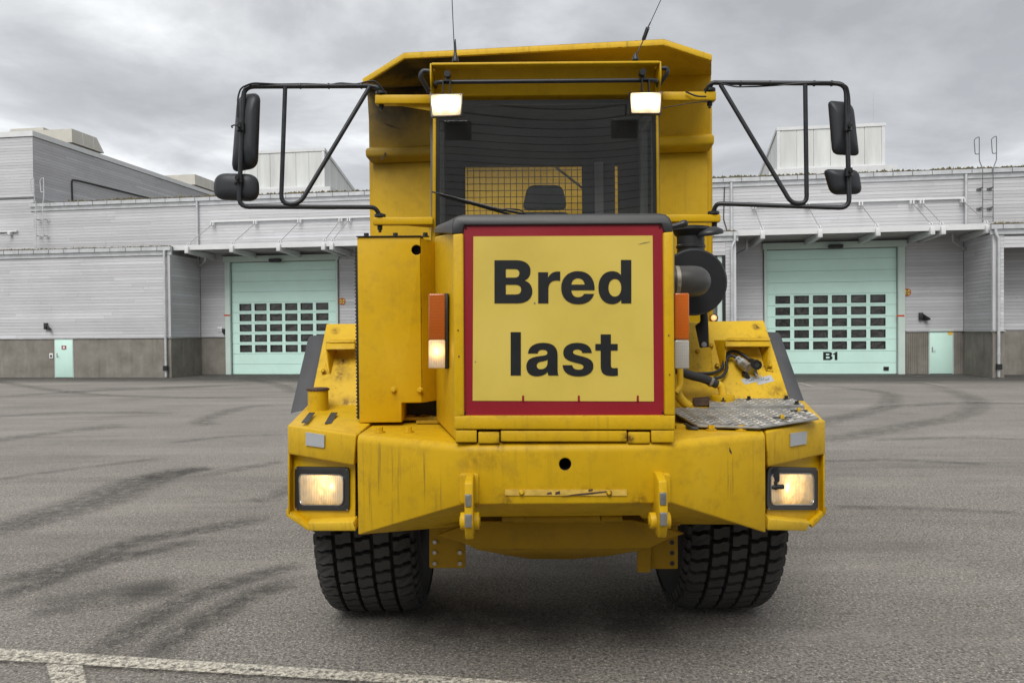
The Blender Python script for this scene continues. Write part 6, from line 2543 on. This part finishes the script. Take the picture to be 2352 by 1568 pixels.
# ---- air intake beside the hood
dc = P(1595, 647.5, 4.76)
bm = NB()
rr = .2155
lathe(bm, dc, (0, 1, 0), [(0, .02), (0, rr - .012), (.012, rr), (.05, rr), (.055, rr - .012), (.48, rr - .012), (.49, .05)], 48)
ai = tp('air_cleaner', bm, 'black_paint', smooth=35)
bm = NB()
e0 = P(1530, 646, 4.45)
e1 = V((1.128, 4.45, P(1608, 644.5, 4.45).z))
tube(bm, [V((e0.x, 4.45, e0.z)), e1, V((1.110, 4.80, e1.z))], .0915, 26, .125, 8)
tp('intake_elbow', bm, 'elbow_rubber', ai, smooth=60)
bm = NB()
for x in (1551, 1555):
    q = P(x, 646, 4.45)
    cyl(bm, q - V((.006, 0, 0)), q + V((.006, 0, 0)), .0935, n=28)
tp('hose_clamp', bm, 'dirty_steel', ai, smooth=40)
bm = NB()
nk = P(1586.5, 560, 5.0)
rn = 31 / 1700 * 5.0
lathe(bm, V((nk.x, nk.y, dc.z + .15)), (0, 0, 1), [(0, rn), (.09, rn), (.095, rn * 1.06), (.11, rn * 1.06), (.115, rn), (.17, rn), (.185, rn * 1.2), (.21, rn * 1.42), (.23, rn * 1.42), (.238, rn * .9)], 32)
tp('intake_neck', bm, 'black_plastic', ai, smooth=35)
bm = NB()
q = P(1628, 531, 4.95)
lathe(bm, q + V((0, 0, -.03)), (-.12, -.15, 1), [(0, .03), (0.005, .095), (.02, .098), (.035, .09), (.055, .05), (.06, .01)], 32)
tp('rain_cap', bm, 'black_plastic', ai, smooth=40)
bm = NB()
px_prism(bm, [(1609, 715, 5.0), (1625, 715, 5.0), (1627, 742, 4.98), (1629, 797, 4.95), (1608, 799, 4.95), (1597, 748, 4.98), (1609, 738, 4.98)], (0, .012, 0))
st_ = tp('strut', bm, 'black_paint', ai, bevel=.003)
tp('bolt', one(hexbolt, P(1617, 791, 4.945), (0, -1, 0), .012, .014), 'steel', st_)
# side marker lamp in the distance
emit_lens('marker_lit', (.5, .3, .15), (1.0, .48, .18), 1.5, [(P(1639, 730, 5.95), .04, 1.0)], ribs=20)
bm = NB()
q = P(1639.5, 730, 6.0)
lathe(bm, q + V((0, -.03, 0)), (0, 1, 0), [(0, .004), (.006, .018), (.02, .025), (.03, .026)], 20)
mk = tp('marker_lamp', bm, 'marker_lit', smooth=50)
bm = NB()
lathe(bm, q + V((.004, .0, 0)), (0, 1, 0), [(0, .032), (.05, .030)], 20)
box(bm, q.x - .10, q.x - .033, 6.0, 6.02, q.z - .6, q.z + .08, 1)
tp('housing', bm, ['black_plastic', 'yellow_under_shade'], mk)

# ---- chequer plates and pipework on the right deck
def chequer(name, pts, th, rows_y, parent):
    """pts: outline in px with z; lozenges raised on top."""
    q = []
    for (x, y, z) in pts:
        q.append(G(x, y, z))
    bm = NB()
    prism(bm, q, (0, 0, -th))
    r_ = tp(name, bm, 'chequer', parent, bevel=.002)
    x0, x1 = min(p.x for p in q), max(p.x for p in q)
    y0, y1 = min(p.y for p in q), max(p.y for p in q)
    # plane through the outline
    c0 = sum(q, V()) / len(q)
    sy = (q[0].z - q[-1].z) / (q[0].y - q[-1].y) if abs(q[0].y - q[-1].y) > 1e-3 else 0

    def inside(x, y):
        s_ = False
        n = len(q)
        for i in range(n):
            a, b_ = q[i], q[(i + 1) % n]
            if (a.y > y) != (b_.y > y) and x < (b_.x - a.x) * (y - a.y) / (b_.y - a.y) + a.x:
                s_ = not s_
        return s_

    def top(x, y):                                    # height of the plate there
        n = len(q)
        num = den = 0
        for p in q:
            w_ = 1 / ((p.x - x) ** 2 + (p.y - y) ** 2 + 1e-4)
            num += w_ * p.z
            den += w_
        return q[0].z + (y - q[0].y) * sy

    bm = NB()
    step = .050
    j = 0
    y = y0
    while y < y1:
        x = x0 + (step * .5 if j % 2 else 0)
        i = 0
        while x < x1:
            if inside(x, y) and inside(x + .012, y + .012) and inside(x - .012, y - .012):
                a = R(45 if (i + j) % 2 else -45)
                l_, w_ = .026, .0068
                dx, dy = V((math.cos(a), math.sin(a), 0)), V((-math.sin(a), math.cos(a), 0))
                c_ = V((x, y, top(x, y)))
                b4 = [c_ + dx * l_, c_ + dy * w_, c_ - dx * l_, c_ - dy * w_]
                vb_ = [bm.verts.new(p + V((0, 0, (p.y - y) * sy - .001))) for p in b4]
                t1 = bm.verts.new(c_ + dx * l_ * .5 + V((0, 0, .005)))
                t2 = bm.verts.new(c_ - dx * l_ * .5 + V((0, 0, .005)))
                bm.faces.new((vb_[0], vb_[1], t1))
                bm.faces.new((vb_[1], vb_[2], t2, t1))
                bm.faces.new((vb_[2], vb_[3], t2))
                bm.faces.new((vb_[3], vb_[0], t1, t2))
            x += step
            i += 1
        y += step * .62
        j += 1
    o = tp('lozenge', bm, 'chequer', r_)
    o['kind'] = 'stuff'
    return r_


cq = chequer('chequer_plate', [(1550, 936, 1.500), (1843, 936, 1.500), (1881, 959, 1.470), (1745, 980, 1.462), (1602, 976, 1.462), (1550, 948, 1.490)], .012, 0, fdR)
cq2 = chequer('chequer_plate', [(1629, 914.5, 1.535), (1820, 914, 1.535), (1848, 930, 1.518), (1629, 931, 1.518)], .022, 0, fdR)
for (x, y, z, pr) in ((1796, 958, 1.49, cq), (1835, 942, 1.497, cq), (1661, 918, 1.54, cq2), (1720, 915, 1.54, cq2), (1806, 914, 1.54, cq2), (1830, 926, 1.525, cq2)):
    q = G(x, y, z)
    bm = NB()
    hexbolt(bm, q - V((0, 0, .006)), (0, 0, 1), .012, .022)
    if pr is cq:
        box(bm, q.x - .05, q.x + .05, q.y - .012, q.y + .012, q.z - .004, q.z + .002, 1)
        tp('latch', bm, ['yellow_fade', 'black_paint'], pr)
    else:
        tp('bolt', bm, 'black_paint', pr)
bm = NB()
px_prism(bm, [(1592, 918, 4.92), (1632, 915, 4.92), (1630, 930, 4.85), (1596, 933, 4.85)], (0, .04, .012))
tp('hinge_block', bm, 'rust_brown', fdR, bevel=.004)
bm = NB()
px_prism(bm, [(1553, 977, 4.2), (1580, 977, 4.2), (1580, 992, 4.2), (1553, 992, 4.2)], (0, .1, 0))
tp('stop_block', bm, 'yellow_worn', fdR, bevel=.004)
bm = NB()
tube(bm, [P(1575, 976, 4.25), P(1585, 983, 4.15), P(1603, 985, 4.14)], .014, 10, .02)
tp('rubber_stop', bm, 'hose_rubber', fdR, smooth=50)
# coolant hose and filler elbow
bm = NB()
tube(bm, [P(1556, 848, 4.80), P(1585, 862, 4.86), P(1615, 868, 4.90), P(1646, 882, 4.92)], .030, 16, .10)
hs = tp('coolant_hose', bm, 'hose_rubber', smooth=60)
bm = NB()
q = P(1633, 877, 4.91)
cyl(bm, q - V((.008, 0, -.004)), q + V((.008, 0, -.004)), .0325, n=20)
tp('hose_clamp', bm, 'dirty_steel', hs, smooth=40)
bm = NB()
tube(bm, [P(1641, 880, 4.92), P(1658, 886, 4.92), P(1661, 914, 4.90)], .026, 16, .08)
tp('filler_elbow', bm, 'yellow_fade', hs, smooth=60)
bm = NB()
c_ = P(1660, 918, 4.88)
cyl(bm, V((c_.x, c_.y, 1.515)), V((c_.x, c_.y, 1.565)), .078, n=28)
tp('filler_flange', bm, 'yellow_worn', hs, bevel=.005)
bm = NB()
tube(bm, [P(1562, 835, 4.70), P(1563, 886, 4.70), P(1552, 902, 4.68)], .019, 14, .06)
tube(bm, [P(1553, 900, 4.75), P(1566, 920, 4.78), P(1584, 934, 4.78)], .030, 14, .06)
tp('steel_pipe', bm, 'yellow_fade', hs, smooth=60)
# electric leads and plugs on the mudguard
bm = NB()
oY = -.05
la = [(1590, 858), (1640, 857), (1660, 846), (1664, 822), (1675, 806.5), (1692, 807), (1712, 817), (1727, 831)]
tube(bm, [P(x, y, mY(y) + oY) for x, y in la], .0115, 10, .05)
ld = tp('electric_lead', bm, 'black_plastic', smooth=60)
bm = NB()
lb = [(1640, 869), (1658, 866), (1671, 848), (1667, 825), (1678, 815.5), (1689, 819), (1698, 829)]
tube(bm, [P(x, y, mY(y) + oY - .02) for x, y in lb], .0115, 10, .05)
tp('electric_lead', bm, 'black_plastic', ld, smooth=60)
bm = NB()
a, b_ = P(1697, 827, mY(827) - .07), P(1719, 845, mY(845) - .10)
cyl(bm, a, b_, .030, .036, n=8)
cyl(bm, a + (a - b_) * .15, a.lerp(b_, .45), .026, .034, n=12, mi=1)
cyl(bm, b_ + V((-.02, .03, -.03)), b_ + V((.01, .05, -.075)), .02, n=10, mi=2)
tp('plug', bm, ['dirty_steel', 'tape_grey', 'black_plastic'], ld, smooth=30, label='plug wrapped in grey tape')
bm = NB()
a, b_ = P(1725, 829, mY(829) - .05), P(1738.6, 838, mY(838) - .16)
cyl(bm, a, b_, .021, .029, n=20)
d = (b_ - a).normalized()
lathe(bm, b_ - d * .03, d, [(0, .030), (.005, .034), (.035, .034), (.035, .027), (.012, .026)], 22)
for k in range(4):
    q = b_ + V((.010 * math.cos(k * 1.57), 0, .010 * math.sin(k * 1.57)))
    cyl(bm, q - d * .015, q + d * .002, .004, n=8, mi=1)
tp('plug', bm, ['black_plastic', 'grey_trim'], ld, smooth=35, label='open black plug')
bm = NB()
px_prism(bm, [(1730, 850, mY(850) - .03), (1738, 848, mY(850) - .05), (1742, 862, mY(860) - .02), (1736, 863, mY(860) - .02)], (0, .012, 0))
tp('plug_clip', bm, 'steel', ld)
for (qs, nm, paper, word) in (([(1701, 871), (1733, 863.5), (1738, 876), (1711, 883)], 'tape_label', [(1707.5, 863.5), (1724, 861), (1725, 864.5), (1709, 867)], 'MOTOR'), ([(1735, 869.5), (1770, 861), (1779, 874.6), (1741, 884)], 'tape_label', [(1737, 864), (1750, 861.5), (1751, 865.5), (1738, 868)], 'KUPÉ')):
    bm = NB()
    prism(bm, [P(x, y, mY(y) - .006) for x, y in qs], (0, .003, 0))
    lb_ = tp(nm, bm, 'tape_grey', mgR)
    bm = NB()
    prism(bm, [P(x, y, mY(y) - .010) for x, y in paper], (0, .003, 0))
    tp('name_strip', bm, 'label_paper', lb_)
    c_ = sum((P(x, y, mY(y) - .0115) for x, y in paper), V()) / 4
    text_mesh('lettering', word, 'letter_black', lb_, .011, lambda a, b_: c_ + V((a, b_ * -.35, b_ + a * .12)) - TRL)
    cc_ = sum((P(x, y, mY(y) - .008) for x, y in qs), V()) / 4
    bm = NB()
    for k in range(5):
        q = cc_ + V((-.025 + k * .012, -.003, .006 * math.sin(k * 2.1)))
        tube(bm, [q, q + V((.004, 0, .010)), q + V((.007, 0, -.002))], .0012, 4, 0)
    o = tp('handwriting', bm, 'letter_black', lb_)
    o['kind'] = 'stuff'


# ---- dump body, steered slightly to one side
def B(x, y, d=0.0):
    r_ = ray(x, y)
    t_ = ((B0 - CAM).dot(BN) + d) / r_.dot(BN)
    return CAM + r_ * t_


def bprism(bm, pts, d, e, mi=0):
    prism(bm, [B(x, y, d) for x, y in pts], BN * e, mi)


bm = NB()
bprism(bm, [(842, 200), (1634, 168), (1631, 318), (851, 350)], 0, .08)
body = tp('dump_body', bm, 'yellow_body', bevel=.01)
bm = NB()
bprism(bm, [(856, 352), (1626, 322), (1624, 842), (860, 842)], .03, .08)
tp('lower_panel', bm, 'yellow_body', body, bevel=.006)
bm = NB()
loft(bm, [[B(838, 341, -.11), B(838, 360, -.11), B(853, 378, .02), B(853, 338, .05)],
          [B(1642, 309, -.11), B(1642, 331, -.11), B(1629, 351, .02), B(1629, 306, .05)]])
tp('rib', bm, 'yellow_body', body, bevel=.025, segs=4)
GD = -.85
lip = [B(835, 184, GD), B(930, 124.5, GD), B(1524, 93.5, GD), B(1634, 129, GD)]
bk = [B(842, 205, .0), B(985, 198, 0), B(1505, 176, 0), B(1634, 172, .0)]
th_v = V((0, 0, .045))
bm = NB()
gv = [[bm.verts.new(q) for q in (lip[i] - th_v, bk[i], bk[i] + th_v, lip[i])] for i in range(4)]
for i in range(3):
    a, b_ = gv[i], gv[i + 1]
    for f in ((a[0], a[1], b_[1]), (a[0], b_[1], b_[0]), (a[3], b_[2], a[2]), (a[3], b_[3], b_[2]), (a[1], a[2], b_[2], b_[1]), (a[0], b_[0], b_[3], a[3])):
        bm.faces.new(f)
bm.faces.new(gv[0][::-1])
bm.faces.new(gv[3])
tp('spill_guard', bm, 'yellow_body', body)
bm = NB()
for i in range(3):
    a, b_ = lip[i], lip[i + 1]
    prism(bm, [a - BN * .03 + V((0, 0, -.05)), b_ - BN * .03 + V((0, 0, -.05)), b_ - BN * .03 + V((0, 0, .002)), a - BN * .03 + V((0, 0, .002))], BN * .029)
tp('guard_lip', bm, 'yellow_fade', body, bevel=.004)
# side walls and floor of the body
bl, br_ = B(846, 205, .09), B(1632, 175, .09)
for (p, s_) in ((bl, 1), (br_, -1)):
    bm = NB()
    zt, zb_ = p.z - .02, 1.75
    prism(bm, [V((p.x, p.y, zt)), V((p.x, p.y, zb_)), V((p.x, p.y, zb_)) + BN * 5.2, V((p.x, p.y, zt - .5)) + BN * 5.2], BX * .07 * s_)
    tp('side_wall', bm, 'yellow_body', body, bevel=.006)
    for k in range(5):
        q = V((p.x, p.y, 0)) + BN * (.25 + k * 1.15) - BX * .05 * s_
        bm = NB()
        z1_ = zt - .02 - .5 * (.25 + k * 1.15) / 5.2
        prism(bm, [V((q.x, q.y, z1_)), V((q.x, q.y, 1.77)), V((q.x, q.y, 1.77)) + BN * .16, V((q.x, q.y, z1_ - .02)) + BN * .16], BX * .048 * s_)
        tp('side_rib', bm, 'yellow_body', body, bevel=.004)
bm = NB()
a, b_ = V((bl.x, bl.y, 1.75)), V((br_.x, br_.y, 1.75))
prism(bm, [a + BX * .08, b_ - BX * .08, b_ - BX * .08 + BN * 5.0, a + BX * .08 + BN * 5.0], (0, 0, -.06))
tp('floor', bm, 'yellow_under_shade', body)
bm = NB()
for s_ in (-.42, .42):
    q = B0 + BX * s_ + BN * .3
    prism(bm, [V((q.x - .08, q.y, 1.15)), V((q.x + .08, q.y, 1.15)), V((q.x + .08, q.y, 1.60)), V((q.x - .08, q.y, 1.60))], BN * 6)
tp('rear_frame', bm, 'yellow_under_shade', body)
bm = NB()
for t_ in (3.6, 5.4):
    q = B0 + BN * t_
    cyl(bm, V((q.x, q.y, .81)) - BX * 1.1, V((q.x, q.y, .81)) + BX * 1.1, .16, n=16)
tp('rear_axle', bm, 'dark_interior', TK)
# scratches in the paint of the body
bm = NB()
bprism(bm, [(881, 282), (893, 290), (908, 294), (921, 297), (908, 292), (895, 287)], -.004, .003)
bprism(bm, [(877, 368), (884, 358), (887, 351), (884, 350), (879, 360), (874, 367)], -.115, .003)
o = tp('scratch', bm, 'rust_brown', body)
o['kind'] = 'stuff'
